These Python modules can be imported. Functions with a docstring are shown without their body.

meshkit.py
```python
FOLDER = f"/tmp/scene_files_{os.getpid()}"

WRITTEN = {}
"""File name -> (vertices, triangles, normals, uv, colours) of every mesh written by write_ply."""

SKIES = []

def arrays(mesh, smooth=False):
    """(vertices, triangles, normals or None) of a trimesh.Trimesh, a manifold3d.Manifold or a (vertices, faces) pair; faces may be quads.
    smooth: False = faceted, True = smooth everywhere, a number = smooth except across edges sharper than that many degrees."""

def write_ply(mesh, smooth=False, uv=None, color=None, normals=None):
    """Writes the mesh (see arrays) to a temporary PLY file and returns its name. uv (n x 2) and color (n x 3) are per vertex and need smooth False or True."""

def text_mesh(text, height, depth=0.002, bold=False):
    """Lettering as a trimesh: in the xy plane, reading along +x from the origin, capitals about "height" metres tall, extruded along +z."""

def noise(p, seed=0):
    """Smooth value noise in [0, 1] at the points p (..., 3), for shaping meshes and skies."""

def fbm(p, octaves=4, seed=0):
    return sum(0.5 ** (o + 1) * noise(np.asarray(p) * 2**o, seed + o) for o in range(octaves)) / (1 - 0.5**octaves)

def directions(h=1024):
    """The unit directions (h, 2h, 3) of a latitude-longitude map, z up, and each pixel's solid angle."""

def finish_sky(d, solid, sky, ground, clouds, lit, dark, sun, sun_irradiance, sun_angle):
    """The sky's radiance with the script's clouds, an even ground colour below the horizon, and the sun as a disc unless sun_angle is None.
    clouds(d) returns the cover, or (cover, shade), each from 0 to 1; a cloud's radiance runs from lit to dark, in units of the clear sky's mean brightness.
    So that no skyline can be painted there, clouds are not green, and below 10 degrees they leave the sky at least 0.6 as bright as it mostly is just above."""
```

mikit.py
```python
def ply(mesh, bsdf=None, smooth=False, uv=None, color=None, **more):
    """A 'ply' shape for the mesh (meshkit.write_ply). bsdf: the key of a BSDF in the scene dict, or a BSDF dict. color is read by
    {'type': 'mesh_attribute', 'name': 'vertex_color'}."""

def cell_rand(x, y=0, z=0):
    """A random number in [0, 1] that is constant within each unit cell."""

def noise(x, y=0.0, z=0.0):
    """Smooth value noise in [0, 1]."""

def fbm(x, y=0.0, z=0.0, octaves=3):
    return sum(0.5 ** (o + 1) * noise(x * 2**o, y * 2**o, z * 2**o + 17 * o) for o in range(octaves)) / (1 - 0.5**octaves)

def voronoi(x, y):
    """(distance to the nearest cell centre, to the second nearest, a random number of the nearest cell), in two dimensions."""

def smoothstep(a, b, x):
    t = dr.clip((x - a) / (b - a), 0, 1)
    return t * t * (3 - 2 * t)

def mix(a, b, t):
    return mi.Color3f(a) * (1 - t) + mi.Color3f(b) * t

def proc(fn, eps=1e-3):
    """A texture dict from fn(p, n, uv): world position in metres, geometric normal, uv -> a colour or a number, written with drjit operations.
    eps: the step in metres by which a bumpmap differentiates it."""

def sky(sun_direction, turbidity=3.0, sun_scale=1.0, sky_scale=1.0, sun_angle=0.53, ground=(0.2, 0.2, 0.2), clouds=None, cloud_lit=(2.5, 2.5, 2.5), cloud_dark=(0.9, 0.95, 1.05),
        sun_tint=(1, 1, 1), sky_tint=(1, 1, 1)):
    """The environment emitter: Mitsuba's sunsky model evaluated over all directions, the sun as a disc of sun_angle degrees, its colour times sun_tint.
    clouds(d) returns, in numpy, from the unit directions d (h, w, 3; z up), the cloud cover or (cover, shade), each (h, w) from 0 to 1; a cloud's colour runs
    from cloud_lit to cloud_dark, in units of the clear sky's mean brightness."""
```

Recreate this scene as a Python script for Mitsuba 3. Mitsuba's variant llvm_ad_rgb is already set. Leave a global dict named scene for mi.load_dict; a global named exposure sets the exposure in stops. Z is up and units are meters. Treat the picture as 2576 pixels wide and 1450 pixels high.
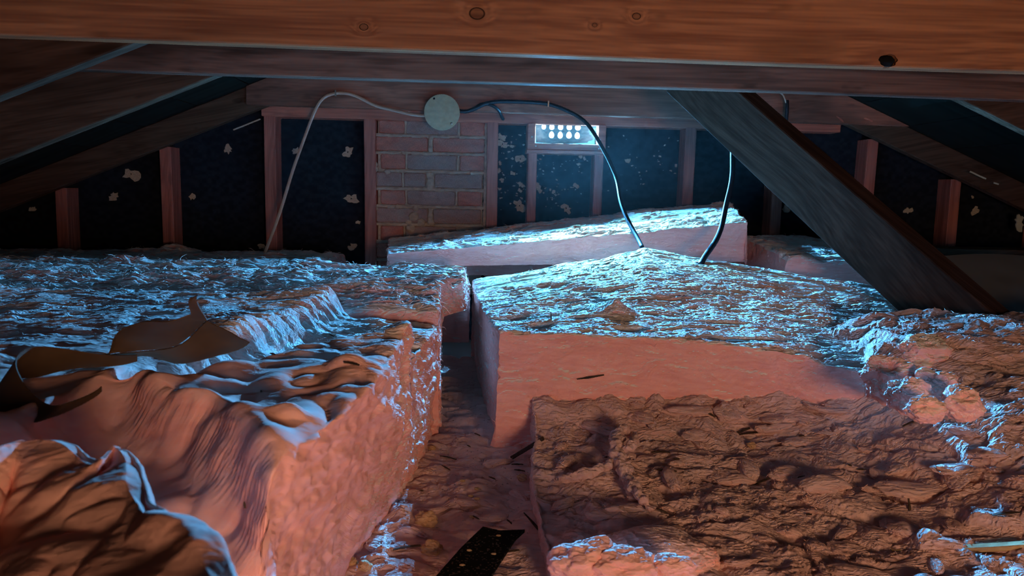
import math, random
import numpy as np, trimesh, drjit as dr, mitsuba as mi
import meshkit, mikit
from scipy.ndimage import gaussian_filter, gaussian_filter1d
from scipy.interpolate import CubicSpline
from shapely.geometry import Polygon, Point
from shapely import affinity

rng = np.random.default_rng(7)
random.seed(7)
T = mi.ScalarTransform4f
A3 = lambda *v: np.array(v, float)
nrm = lambda v: v / np.linalg.norm(v)

# ------------------------------------------------------------------ camera, lights, exposure
F, W, H, ZC = 1839.0, 2576, 1450, 0.62
_y, _p, _r = (math.radians(a) for a in (3.0, 7.5, 1.35))
FW = A3(math.sin(_y) * math.cos(_p), math.cos(_y) * math.cos(_p), -math.sin(_p))
_r0 = A3(math.cos(_y), -math.sin(_y), 0)
_u0 = np.cross(_r0, FW)
UP = _u0 * math.cos(_r) - _r0 * math.sin(_r)
RT = _r0 * math.cos(_r) + _u0 * math.sin(_r)
CAM = A3(0, 0, ZC)


def ray(px, py): return FW + RT * (px - W / 2) / F - UP * (py - H / 2) / F
def atY(px, py, y): r = ray(px, py); return CAM + r * y / r[1]
def atZ(px, py, z): r = ray(px, py); return CAM + r * (z - ZC) / r[2]
def project(P):
    q = np.asarray(P) - CAM
    return W / 2 + F * (q @ RT) / (q @ FW), H / 2 - F * (q @ UP) / (q @ FW), q @ FW


exposure = 0.0
DAY = [0.09, 0.47, 1.0]          # the daylight that comes through the vent
WARM = [1.0, 0.55, 0.30]         # the work lamp behind the photographer
DAY_I, WARM_L = 36.0, 62.0
scene = {
    'camera': {'type': 'thinlens', 'aperture_radius': .0011, 'focus_distance': 1.6, 'fov': math.degrees(2 * math.atan(W / 2 / F)), 'fov_axis': 'x', 'near_clip': 0.02,
               'to_world': T().look_at(origin=CAM.tolist(), target=(CAM + FW).tolist(), up=UP.tolist())},
}
labels = {}
HAZE_T, HAZE_A = .30, .013


# ------------------------------------------------------------------ helpers
def key_for(name):
    if name not in scene and name not in labels: return name
    k = 1
    while f'{name}_{k:03d}' in scene or f'{name}_{k:03d}' in labels: k += 1
    return f'{name}_{k:03d}'


def obj(name, mesh, bsdf, parent=None, smooth=False, **kw):
    key = key_for(f'{parent}__{name}' if parent else name)
    scene[key] = mesh if isinstance(mesh, dict) else mikit.ply(mesh, bsdf, smooth=smooth, **kw)
    return key


def tag(key, label=None, cat=None, group=None, kind=None):
    d = {}
    if label: d['label'] = label
    if cat: d['category'] = cat
    if group: d['group'] = group
    if kind: d['kind'] = kind
    labels[key] = d
    return key


def thing(name, label, cat, group=None): return tag(key_for(name), label, cat, group)
def struct(name, mesh, bsdf, smooth=False):
    return tag(obj(name, mesh, bsdf, smooth=smooth), kind='structure')


def join(ms):
    vs, fs, n = [], [], 0
    for v, f in ms:
        vs.append(v); fs.append(f + n); n += len(v)
    return np.vstack(vs), np.vstack(fs)


def quads(nu, nv, wrap=False):
    i, j = np.meshgrid(np.arange(nv - 1), np.arange(nu if wrap else nu - 1), indexing='ij')
    j2 = (j + 1) % nu
    q = np.stack([i * nu + j, i * nu + j2, (i + 1) * nu + j2, (i + 1) * nu + j], -1).reshape(-1, 4)
    return np.vstack([q[:, [0, 1, 2]], q[:, [0, 2, 3]]])


def sweep(path, A, B, prof, scale=None):
    """A closed profile (m, 2) along a path; A, B the profile's axes at each path point. Capped. prof runs counterclockwise seen against the path."""
    n, m = len(path), len(prof)
    s = np.ones(n) if scale is None else np.asarray(scale)
    v = path[:, None] + s[:, None, None] * (prof[None, :, :1] * A[:, None] + prof[None, :, 1:] * B[:, None])
    f = quads(m, n, True)
    fan = np.array([[0, k + 1, k] for k in range(1, m - 1)])
    return v.reshape(-1, 3), np.vstack([f, fan, fan[:, ::-1] + (n - 1) * m])


def beam(p0, p1, side, w, h, bow=0.003, seed=0, n=24, ch=0.0025):
    """A timber from p0 to p1 (centre line); `side` roughly the direction of its width w, h across it."""
    p0, p1 = A3(*p0), A3(*p1)
    a = nrm(p1 - p0); s = nrm(A3(*side) - a * np.dot(side, a)); u = np.cross(a, s)
    t = np.linspace(0, 1, n)
    path = p0 + (p1 - p0) * t[:, None]
    r = np.random.default_rng(seed)
    k = r.uniform(-1, 1, 4) * bow
    path = path + np.outer(np.sin(np.pi * t) * k[0] + np.sin(5 * t + seed) * k[1] * .4, s) + np.outer(np.sin(np.pi * t) * k[2] + np.sin(7 * t) * k[3] * .4, u)
    x, y = w / 2, h / 2
    prof = np.array([(x - ch, -y), (x, -y + ch), (x, y - ch), (x - ch, y), (-x + ch, y), (-x, y - ch), (-x, -y + ch), (-x + ch, -y)])
    return sweep(path, np.tile(s, (n, 1)), np.tile(u, (n, 1)), prof)


def spline(pts, n):
    pts = np.asarray(pts, float)
    d = np.r_[0, np.cumsum(np.linalg.norm(np.diff(pts, axis=0), axis=1))]
    return CubicSpline(d, pts)(np.linspace(0, d[-1], n))


def frames(path):
    t = np.gradient(path, axis=0); t /= np.linalg.norm(t, axis=1, keepdims=True)
    a = np.zeros_like(t); ref = A3(0.13, 0.31, 1) if abs(t[0, 2]) < .8 else A3(1, .2, 0)
    for i in range(len(t)):
        ref = nrm(ref - t[i] * np.dot(ref, t[i])); a[i] = ref
    return t, a, np.cross(t, a)


def tube(pts, r, n=60, sides=10, flat=1.0, raw=False):
    path = np.asarray(pts, float) if raw else spline(pts, n)
    t, a, b = frames(path)
    th = np.arange(sides) * 2 * np.pi / sides
    return sweep(path, a, b, np.c_[np.cos(th) * r, np.sin(th) * r * flat], None)


def blob(c, r, seed, amp=.25, f=2.2, sub=2, squash=(1, 1, 1)):
    m = trimesh.creation.icosphere(sub, 1.0)
    v = np.array(m.vertices)
    v = v * (1 + amp * 2 * (meshkit.fbm(v * f + seed * 7.3, 3, seed) - .5))[:, None]
    return v * r * A3(*squash) + A3(*c), np.array(m.faces)


def chip(p, axis, n, L, w, t, seed, bend=.1):
    """A splinter, needle or flake: a tapered bar of length L."""
    r = np.random.default_rng(seed)
    a = nrm(axis); s = np.cross(n, a); s = nrm(s); u = np.cross(a, s)
    k = 6
    q = np.linspace(-.5, .5, k)
    path = p + np.outer(q * L, a) + np.outer((q * q - .12) * -L * bend, u)
    prof = np.array([(w / 2, -t / 2), (w / 2, t / 2), (-w / 2, t / 2), (-w / 2, -t / 2)])
    sc = np.clip(1.15 - np.abs(q) * r.uniform(.5, 1.6), .3, 1) * r.uniform(.8, 1.1, k)
    return sweep(path, np.tile(s, (k, 1)), np.tile(u, (k, 1)), prof, sc)


def plate(poly, depth, o, ex, ey, ez):
    """A shapely polygon extruded: its x along ex, y along ey, thickness along ez, from the origin o."""
    m = trimesh.creation.extrude_polygon(poly, depth, engine='earcut')
    v = np.array(m.vertices)
    return A3(*o) + v[:, :1] * A3(*ex) + v[:, 1:2] * A3(*ey) + v[:, 2:] * A3(*ez), np.array(m.faces)


def splat(r, seed, n=18, rough=.35, stretch=1.0):
    q = np.random.default_rng(seed)
    a = np.linspace(0, 2 * np.pi, n, endpoint=False)
    rr = r * (1 + q.uniform(-rough, rough, n) + .25 * np.sin(2 * a + q.uniform(0, 6)))
    return Polygon(np.c_[rr * np.cos(a) * stretch, rr * np.sin(a)]).buffer(0)


# ------------------------------------------------------------------ materials
noise, fbm, sst, mix = mikit.noise, mikit.fbm, mikit.smoothstep, mikit.mix


def bsdf(name, color, rough=.8, bump=None, scale=1.0, spec=.25, kind='principled', **kw):
    col = mikit.proc(color) if callable(color) else {'type': 'rgb', 'value': list(color)}
    b = {'type': kind, 'base_color': col, 'roughness': rough, **({'specular': spec} if kind == 'principled' else {}), **kw}
    if bump: b = {'type': 'bumpmap', 'nested': b, 'arbitrary': mikit.proc(bump, eps=5e-4), 'scale': scale}
    scene[name] = {'type': 'twosided', 'nested': b} if kind != 'principledthin' else b
    return name


def grain(ax, dark, light, seed, stain=0.35, knots=(), spots=.5):
    ax = nrm(A3(*ax)); s = nrm(np.cross(ax, A3(.21, .93, .3))); u = np.cross(ax, s)
    ax, s, u = ([float(q) for q in v] for v in (ax, s, u))
    dot = lambda p, v: p.x * v[0] + p.y * v[1] + p.z * v[2]

    def fn(p, n, uv):
        a, b, c = dot(p, ax), dot(p, s), dot(p, u)
        wob = fbm(a * 2.2 + seed, b * 5, c * 5, 2) - .5
        kd = mi.Float(0)
        for kx, ky, kz, kr in knots:
            d = dr.sqrt(dr.square((p.x - kx) * .75) + dr.square(p.z - kz))
            q = d / kr
            wob += .3 * dr.exp(-q * q * .2)
            kd = dr.maximum(kd, sst(1.12, .95, q) * (.35 + .65 * sst(.72, .95, q)))
        g = fbm(a * 2.5 + seed, b * 75 + wob * 6, c * 75 + wob * 6, 3)
        g2 = noise(a * 9, b * 260 + wob * 14, c * 260 + wob * 14)
        col = mix(dark, light, sst(.22, .78, g * .72 + g2 * .28))
        st = sst(.5, .72, fbm(a * 3.1 + 7 + seed, b * 12, c * 12, 3))
        col = col * (1 - stain * st)
        sp = sst(.68, .86, fbm(a * 11 + seed, b * 30, c * 30, 3))
        col = col * (1 - spots * sp)
        return mix(col, mi.Color3f(.035, .018, .012), kd)
    return fn


def grain_bump(ax, seed):
    ax = nrm(A3(*ax)); s = nrm(np.cross(ax, A3(.21, .93, .3))); u = np.cross(ax, s)
    ax, s, u = ([float(q) for q in v] for v in (ax, s, u))
    dot = lambda p, v: p.x * v[0] + p.y * v[1] + p.z * v[2]
    return lambda p, n, uv: fbm(dot(p, ax) * 6, dot(p, s) * 160, dot(p, u) * 160, 2)


SL = .417
knots = []
for kx, ky, kr in ((1200, 34, .0115), (915, 68, .0065), (1601, 41, .0065), (1496, 63, .004)):
    q = atY(kx, ky, 1.5); knots.append((q[0], q[1], q[2], kr))
bsdf('wood_tie', grain((1, 0, 0), (.24, .095, .05), (.46, .215, .105), 1, .25, knots, .3), .62, grain_bump((1, 0, 0), 1), .0006, spec=.04)
bsdf('wood_tie_dark', grain((1, 0, .01), (.10, .055, .042), (.24, .13, .095), 5, .6), .7, grain_bump((1, 0, 0), 2), .0008, spec=.04)
bsdf('wood_stud', grain((0, 0, 1), (.33, .11, .085), (.54, .21, .16), 9, .25, spots=.3), .7)
bsdf('wood_plate', grain((1, 0, 0), (.36, .125, .09), (.58, .235, .165), 12, .3, spots=.3), .7)
bsdf('wood_rear', grain((1, 0, 0), (.24, .10, .07), (.42, .19, .13), 17, .5, spots=.5), .75, spec=.04)
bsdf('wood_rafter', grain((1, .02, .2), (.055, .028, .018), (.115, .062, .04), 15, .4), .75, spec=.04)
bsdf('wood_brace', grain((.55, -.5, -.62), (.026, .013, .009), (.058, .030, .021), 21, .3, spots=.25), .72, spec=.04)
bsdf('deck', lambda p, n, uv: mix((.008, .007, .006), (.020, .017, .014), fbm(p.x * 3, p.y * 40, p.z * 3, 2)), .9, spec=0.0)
bsdf('fibreboard', lambda p, n, uv: mix((.006, .008, .011), (.021, .024, .030), sst(.2, .8, fbm(p.x * 60, p.y * 60, p.z * 60, 2)) * .6 + .4 * noise(p.x * 700, 0, p.z * 700)), .9, spec=.03)
bsdf('torn_fibre', lambda p, n, uv: mix((.42, .38, .31), (.66, .62, .54), noise(p.x * 300, 0, p.z * 300)), .9)
bsdf('plaster', (.25, .22, .2), .9)


def brick_fn(lo, hi, dirt, off):
    def fn(p, n, uv):
        c = mix(lo, hi, fbm(p.x * 40 + off, p.y * 40, p.z * 60, 3))
        d = sst(.42, .7, fbm(p.x * 17 + off, p.y * 17, p.z * 22 + off, 3)) * dirt
        c = mix(c, (.36, .31, .29), d)
        return c * (.75 + .5 * noise(p.x * 420, p.y * 420, p.z * 420))
    return fn


bsdf('brick_red', brick_fn((.40, .135, .10), (.60, .25, .19), .35, 3), .9, lambda p, n, uv: fbm(p.x * 160, p.y * 160, p.z * 160, 3), .002)
bsdf('brick_grey', brick_fn((.30, .19, .17), (.46, .33, .30), .7, 11), .9, lambda p, n, uv: fbm(p.x * 160, p.y * 160, p.z * 160, 3), .002)
bsdf('mortar', lambda p, n, uv: mix((.36, .31, .26), (.74, .66, .56), fbm(p.x * 60, p.y * 60, p.z * 90, 3)), .95, lambda p, n, uv: fbm(p.x * 190, p.y * 190, p.z * 190, 3), .004)


def wool(pink, deep, dust, amt, off):
    def fn(p, n, uv):
        w = fbm(p.x * 9 + off, p.y * 9, p.z * 14, 2)
        f = fbm(p.x * 26 + off, p.y * 120 + w * 9, p.z * 170 + w * 9, 3)
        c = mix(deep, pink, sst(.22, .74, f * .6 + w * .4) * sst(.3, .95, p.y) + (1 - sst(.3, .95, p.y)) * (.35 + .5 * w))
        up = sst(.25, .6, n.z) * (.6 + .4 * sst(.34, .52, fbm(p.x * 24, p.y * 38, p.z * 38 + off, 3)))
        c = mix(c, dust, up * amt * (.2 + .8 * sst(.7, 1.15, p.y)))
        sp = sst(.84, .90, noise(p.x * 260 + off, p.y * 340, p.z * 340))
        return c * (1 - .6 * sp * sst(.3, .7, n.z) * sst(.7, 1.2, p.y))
    return fn


def wool_bump_old(p, n, uv):
    w = fbm(p.x * 22, p.y * 22, p.z * 22, 2)
    return fbm(p.x * 70 + w * 3, p.y * 330 + w * 14, p.z * 420 + w * 16, 3)


def wool_bump(p, n, uv):
    w = fbm(p.x * 22, p.y * 22, p.z * 22, 2)
    return fbm(p.x * 70 + w * 3, p.y * 330 + w * 14, p.z * 420 + w * 16, 3) * (.12 + .88 * sst(.65, 1.2, p.y))


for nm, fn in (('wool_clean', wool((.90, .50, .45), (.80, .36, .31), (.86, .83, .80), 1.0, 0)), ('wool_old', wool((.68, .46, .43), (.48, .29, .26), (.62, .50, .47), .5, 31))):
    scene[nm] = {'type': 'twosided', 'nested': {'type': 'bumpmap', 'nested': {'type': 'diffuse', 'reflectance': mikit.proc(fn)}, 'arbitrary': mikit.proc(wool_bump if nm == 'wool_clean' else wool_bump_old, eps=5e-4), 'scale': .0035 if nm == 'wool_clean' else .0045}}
scene['wool_fibre_old'] = {'type': 'twosided', 'nested': {'type': 'diffuse', 'reflectance': {'type': 'rgb', 'value': [.72, .48, .42]}}}
scene['wool_fibre'] = {'type': 'twosided', 'nested': {'type': 'diffuse', 'reflectance': {'type': 'rgb', 'value': [.88, .68, .63]}}}
bsdf('kraft', lambda p, n, uv: mix((.045, .025, .012), (.085, .048, .022), fbm(p.x * 30, p.y * 30, p.z * 60, 3)), .75)
bsdf('shingle', lambda p, n, uv: mix((.006, .006, .006), (.05, .04, .032), sst(.62, .8, noise(p.x * 420, p.y * 420, p.z * 420))), .95, spec=0.0)
bsdf('twig', lambda p, n, uv: mix((.02, .014, .01), (.07, .045, .03), noise(p.x * 200, p.y * 200, p.z * 200)), .8)
bsdf('lath', grain((1, .05, 0), (.30, .20, .10), (.46, .33, .17), 40, .3), .8)
bsdf('cable_white', (.58, .55, .50), .5)
bsdf('cable_black', (.010, .011, .014), .5, spec=.2)
bsdf('zinc', lambda p, n, uv: mix((.30, .44, .36), (.42, .58, .48), fbm(p.x * 90, p.y * 90, p.z * 90, 3)), .48, metallic=.55)
bsdf('steel', (.6, .62, .6), .3, metallic=1.0)
bsdf('hole', (.004, .004, .005), .9)
bsdf('foil', lambda p, n, uv: mix((.35, .45, .5), (.8, .88, .9), fbm(p.x * 90, p.y * 90, p.z * 140, 2)), .35, kind='principledthin', diff_trans=1.1, spec_trans=0.0)
bsdf('amber_wool', lambda p, n, uv: mix((.30, .18, .09), (.55, .37, .22), fbm(p.x * 160, p.y * 160, p.z * 160, 3)), .95)
bsdf('dark_sheet', (.10, .10, .095), .6)
bsdf('mastic', (.55, .62, .58), .6)
bsdf('lamp_body', (.03, .03, .03), .5)

# ------------------------------------------------------------------ the lamp behind the photographer
lamp = thing('work_lamp', 'round globe lamp on a stake behind the photographer', 'lamp')
LP = A3(.50, -.66, .47)
m = trimesh.creation.icosphere(3, .15); m.apply_translation(LP)
scene[lamp + '__bulb'] = {**mikit.ply(m, 'lamp_body', smooth=True), 'emitter': {'type': 'area', 'radiance': {'type': 'rgb', 'value': [WARM_L * c for c in WARM]}, 'sampling_weight': 6.0}}
m = trimesh.creation.cylinder(.018, .10); m.apply_translation(LP - A3(0, 0, .195)); obj('handle', m, 'lamp_body', lamp)
m = trimesh.creation.cylinder(.008, LP[2] - .24); m.apply_translation(A3(LP[0], LP[1], (LP[2] - .24) / 2)); obj('stake', m, 'lamp_body', lamp)

# ------------------------------------------------------------------ setting: floor, roof, walls
XC, XW, YB, YF = .325, 3.05, 3.02, -1.6
RZ = 1.385 + .10                                  # roof deck underside at the ridge
def deck(x): return RZ - SL * abs(x - XC)
def box(x0, x1, y0, y1, z0, z1):
    m = trimesh.creation.box(bounds=[[x0, y0, z0], [x1, y1, z1]]); return np.array(m.vertices), np.array(m.faces)
struct('floor', box(XC - XW - .2, XC + XW + .2, YF - .1, YB + .15, -.03, 0), 'plaster')
tag('ceiling', kind='structure')
for s in (-1, 1):
    nb = 16
    for k in range(nb):                            # roof boards running along the ridge
        d0, d1 = k * XW * 1.03 / nb, (k + 1) * XW * 1.03 / nb - .004
        q = [A3(XC + s * d, 0, RZ - SL * d) for d in (d0, d1)]
        a = nrm(q[1] - q[0]); n_ = A3(-a[2] * s, 0, a[0] * s) if s > 0 else A3(a[2], 0, -a[0])
        n_ = n_ if n_[2] > 0 else -n_
        v = np.array([[*(c + n_ * t)[[0]], y, (c + n_ * t)[2]] for y in (YF, YB + .1) for c in q for t in (0, .022)])
        hull = trimesh.convex.convex_hull(v)
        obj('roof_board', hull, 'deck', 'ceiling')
ridge = obj('ridge_board', box(XC - .012, XC + .012, YF, YB, RZ - .16, RZ - .012), 'wood_rafter', 'ceiling')
# gable wall: panels of black fibreboard between the studs
tag('wall_back', kind='structure')
xs = [XC - XW, -2.0, -1.2, .06, .85, 1.60, XC + XW]
for x0, x1 in zip(xs[:-1], xs[1:]):
    holes = []
    pts = [(x0 + .0015, 0)] + [(x1 - .0015, 0), (x1 - .0015, max(deck(x1), .02))] + ([(XC, RZ)] if x0 < XC < x1 else []) + [(x0 + .0015, max(deck(x0), .02))]
    P_ = Polygon(pts)
    if x0 < .1 < x1 or x0 == .06:
        P_ = P_.difference(Polygon([(.235, .80), (.475, .80), (.475, .885), (.235, .885)]))
    obj('sheathing_panel', plate(P_, .013, (0, YB, 0), (1, 0, 0), (0, 0, 1), (0, 1, 0)), 'fibreboard', 'wall_back')
struct('wall_front', plate(Polygon([(XC - XW, 0), (XC + XW, 0), (XC + XW, .2), (XC, RZ), (XC - XW, .2)]), .03, (0, YF, 0), (1, 0, 0), (0, 0, 1), (0, -1, 0)), 'deck')
for s, nm in ((-1, 'left'), (1, 'right')):
    struct(f'wall_{nm}', box(*sorted((XC + s * XW, XC + s * (XW + .03))), YF, YB + .1, 0, .25), 'deck')

FY = 2.93                                          # front faces of the studs
def gable_bottom(x): return RZ - .10 - SL * abs(x - XC)
for i, (x, zt) in enumerate(((-2.0, None), (-1.60, None), (-1.2, None), (-.80, .889), (-.418, .889), (.063, .889), (.853, .889), (1.222, None), (1.602, None), (1.965, None), (2.36, None))):
    zt = gable_bottom(x) + .012 if zt is None else zt
    obj('stud', beam((x, FY + .044, .0), (x, FY + .044, zt), (1, 0, 0), .044, .088, .003, i), 'wood_stud', 'wall_back')
for x in (.222, .487):                             # short studs under the vent
    obj('stud', beam((x, FY + .044, .0), (x, FY + .044, .80), (1, 0, 0), .036, .088, .002, 31), 'wood_stud', 'wall_back')
obj('top_plate', beam((-.83, FY + .043, .908), (1.46, FY + .043, .908), (0, 1, 0), .09, .04, .003, 77), 'wood_plate', 'wall_back')
# torn spots where nails came through the black board
spots = [(575, 375, 9), (745, 380, 8), (875, 383, 12), (884, 500, 13), (286, 495, 9), (330, 438, 15), (484, 495, 7), (886, 622, 9), (900, 560, 5), (660, 622, 8), (82, 526, 6), (707, 292, 6),
         (1264, 363, 11), (1262, 346, 8), (1309, 400, 10), (1288, 368, 4), (1307, 518, 13), (1424, 524, 11), (1258, 410, 4), (1290, 436, 5), (1255, 430, 6), (1262, 452, 4), (1312, 466, 7), (1308, 480, 5), (1258, 476, 3),
         (1353, 466, 8), (1357, 478, 7), (1367, 389, 3), (1406, 388, 4), (1461, 390, 6), (1470, 399, 4), (1456, 413, 4), (1450, 468, 6), (1384, 478, 3), (1393, 483, 4), (1372, 474, 2),
         (1579, 405, 6), (1608, 434, 2), (1688, 430, 2), (1978, 527, 9), (2284, 531, 9), (2452, 531, 9), (2446, 496, 3), (2280, 530, 5), (1860, 342, 3), (1700, 417, 3)]
for i, (px, py, r) in enumerate(spots):
    c = atY(px, py, YB)
    g = splat(r * 3.0 / F, i, 16, .38, 1.1)
    if r > 9: g = g.difference(Point(0, 0).buffer(.0028))
    obj('torn_patch', plate(g, .0025, c + A3(0, -.0024, 0), (1, 0, 0), (0, 0, 1), (0, 1, 0)), 'torn_fibre', 'wall_back')
r_ = np.random.default_rng(3)
fl = []
for i in range(150):                               # crumbs of torn board round the vent
    px, py = (r_.uniform(1252, 1324), r_.uniform(325, 540)) if i % 2 else (r_.uniform(1350, 1480), r_.uniform(395, 540))
    if i % 5 == 0: px, py = r_.uniform(1520, 1705), r_.uniform(330, 500)
    c = atY(px, py, YB)
    fl.append(plate(splat(r_.uniform(.6, 2.1) * 3 / F, 900 + i, 7, .4, r_.uniform(.8, 2.2)), .0012, c + A3(0, -.0011, 0), (1, 0, 0), (0, 0, 1), (0, 1, 0)))
tag(obj('torn_flecks', join(fl), 'torn_fibre', 'wall_back'), kind='stuff')

# ------------------------------------------------------------------ chimney
ch = thing('chimney', 'red and grey brick chimney with rough squeezed mortar between two wall studs', 'chimney')
BY = 2.955
xb = lambda px: float(atY(px, 440, BY)[0])
rows = [(302, 338, [(953, 1018, 0), (1021, 1150, 1), (1156, 1218, 0)]), (343, 381, [(945, 1076, 0), (1088, 1218, 0)]), (387, 426, [(957, 1020, 0), (1024, 1148, 1), (1156, 1218, 0)]),
        (434, 471, [(945, 1012, 1), (1015, 1071, 1), (1094, 1214, 1)]), (478, 515, [(957, 1020, 0), (1024, 1146, 1), (1152, 1213, 0)]), (523, 561, [(945, 1076, 1), (1090, 1213, 1)]),
        (568, 606, [(957, 1015, 0), (1020, 1150, 1)]), (612, 650, [(945, 1076, 0), (1088, 1213, 1)]), (656, 694, [(957, 1150, 0)])]
core = []
for ri, (y0, y1, bs) in enumerate(rows):
    zt, zb = atY(1090, y0 + 2, BY)[2], atY(1090, y1 + 2, BY)[2]
    for bi, (x0, x1, g) in enumerate(bs):
        a, b = xb(x0), xb(x1)
        m = trimesh.creation.box(bounds=[[a, BY, zb], [b, BY + .06, zt]])
        m = m.subdivide_to_size(.012) if False else m
        v, f = trimesh.remesh.subdivide_to_size(m.vertices, m.faces, .014)
        mm = trimesh.Trimesh(v, f); mm.merge_vertices(); v = np.array(mm.vertices)
        c = A3((a + b) / 2, BY + .03, (zt + zb) / 2); hw = A3((b - a) / 2, .03, (zt - zb) / 2)
        q = (v - c) / hw
        e = np.sort(np.abs(q) * hw + (hw.min() - hw), 1)
        edge = np.clip((np.abs(v - c) - (hw - .006)) / .006, 0, 1)
        cnt = edge.sum(1) - edge.max(1)
        v = v - np.sign(q) * (cnt[:, None] * .0024) * (edge > 0)
        v += (np.stack([meshkit.fbm(v * 45 + s * 9 + ri, 2, s) for s in range(3)], -1) - .5) * .006
        v[:, 1] += np.random.default_rng(ri * 9 + bi).uniform(-.003, .004)
        obj('brick', (v, mm.faces), 'brick_grey' if g else 'brick_red', ch, smooth=50)
core.append(box(xb(950), xb(1215), BY + .012, BY + .06, .2, .885))
def ridge_strip(p0, p1, r, seed, drop=.3):
    n = max(6, int(np.linalg.norm(p1 - p0) / .004))
    t = np.linspace(0, 1, n)
    path = p0 + (p1 - p0) * t[:, None]
    nz = meshkit.fbm(np.c_[path * 40, ][:, :3] + seed * 5.1, 3, seed)
    path = path + A3(0, -1, -.35) * ((nz - .42) * r * drop * 4)[:, None]
    rr = r * (.65 + .9 * meshkit.fbm(path * 55 + seed, 2, seed + 9))
    th = np.arange(8) * np.pi / 4
    tt, a, b = frames(path)
    return sweep(path, a, b, np.c_[np.cos(th), np.sin(th)], rr)
for ri, (y0, y1, bs) in enumerate(rows[:8]):
    z = (atY(1090, y1 + 2, BY)[2] + atY(1090, rows[ri + 1][0] + 2, BY)[2]) / 2
    gaps = sorted(random.Random(ri).sample(range(9), 1))
    segs = np.linspace(xb(948), xb(1216), 10)
    for k in range(9):
        if k in gaps: continue
        core.append(ridge_strip(A3(segs[k] - .004, BY + .004, z + random.uniform(-.002, .002)), A3(segs[k + 1] + .004, BY + .004, z), .0062, ri * 11 + k))
    for (a0, a1, g), (b0, b1, g2) in zip(bs[:-1], bs[1:]):
        xm = (xb(a1) + xb(b0)) / 2
        core.append(ridge_strip(A3(xm, BY + .008, atY(1090, y0, BY)[2]), A3(xm, BY + .008, atY(1090, y1 + 4, BY)[2]), max(.004, (xb(b0) - xb(a1)) * .42), ri * 7 + 3))
core.append(ridge_strip(A3(xb(1221), BY + .004, .30), A3(xb(1224), BY + .004, .893), .0095, 91, .15))
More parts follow.
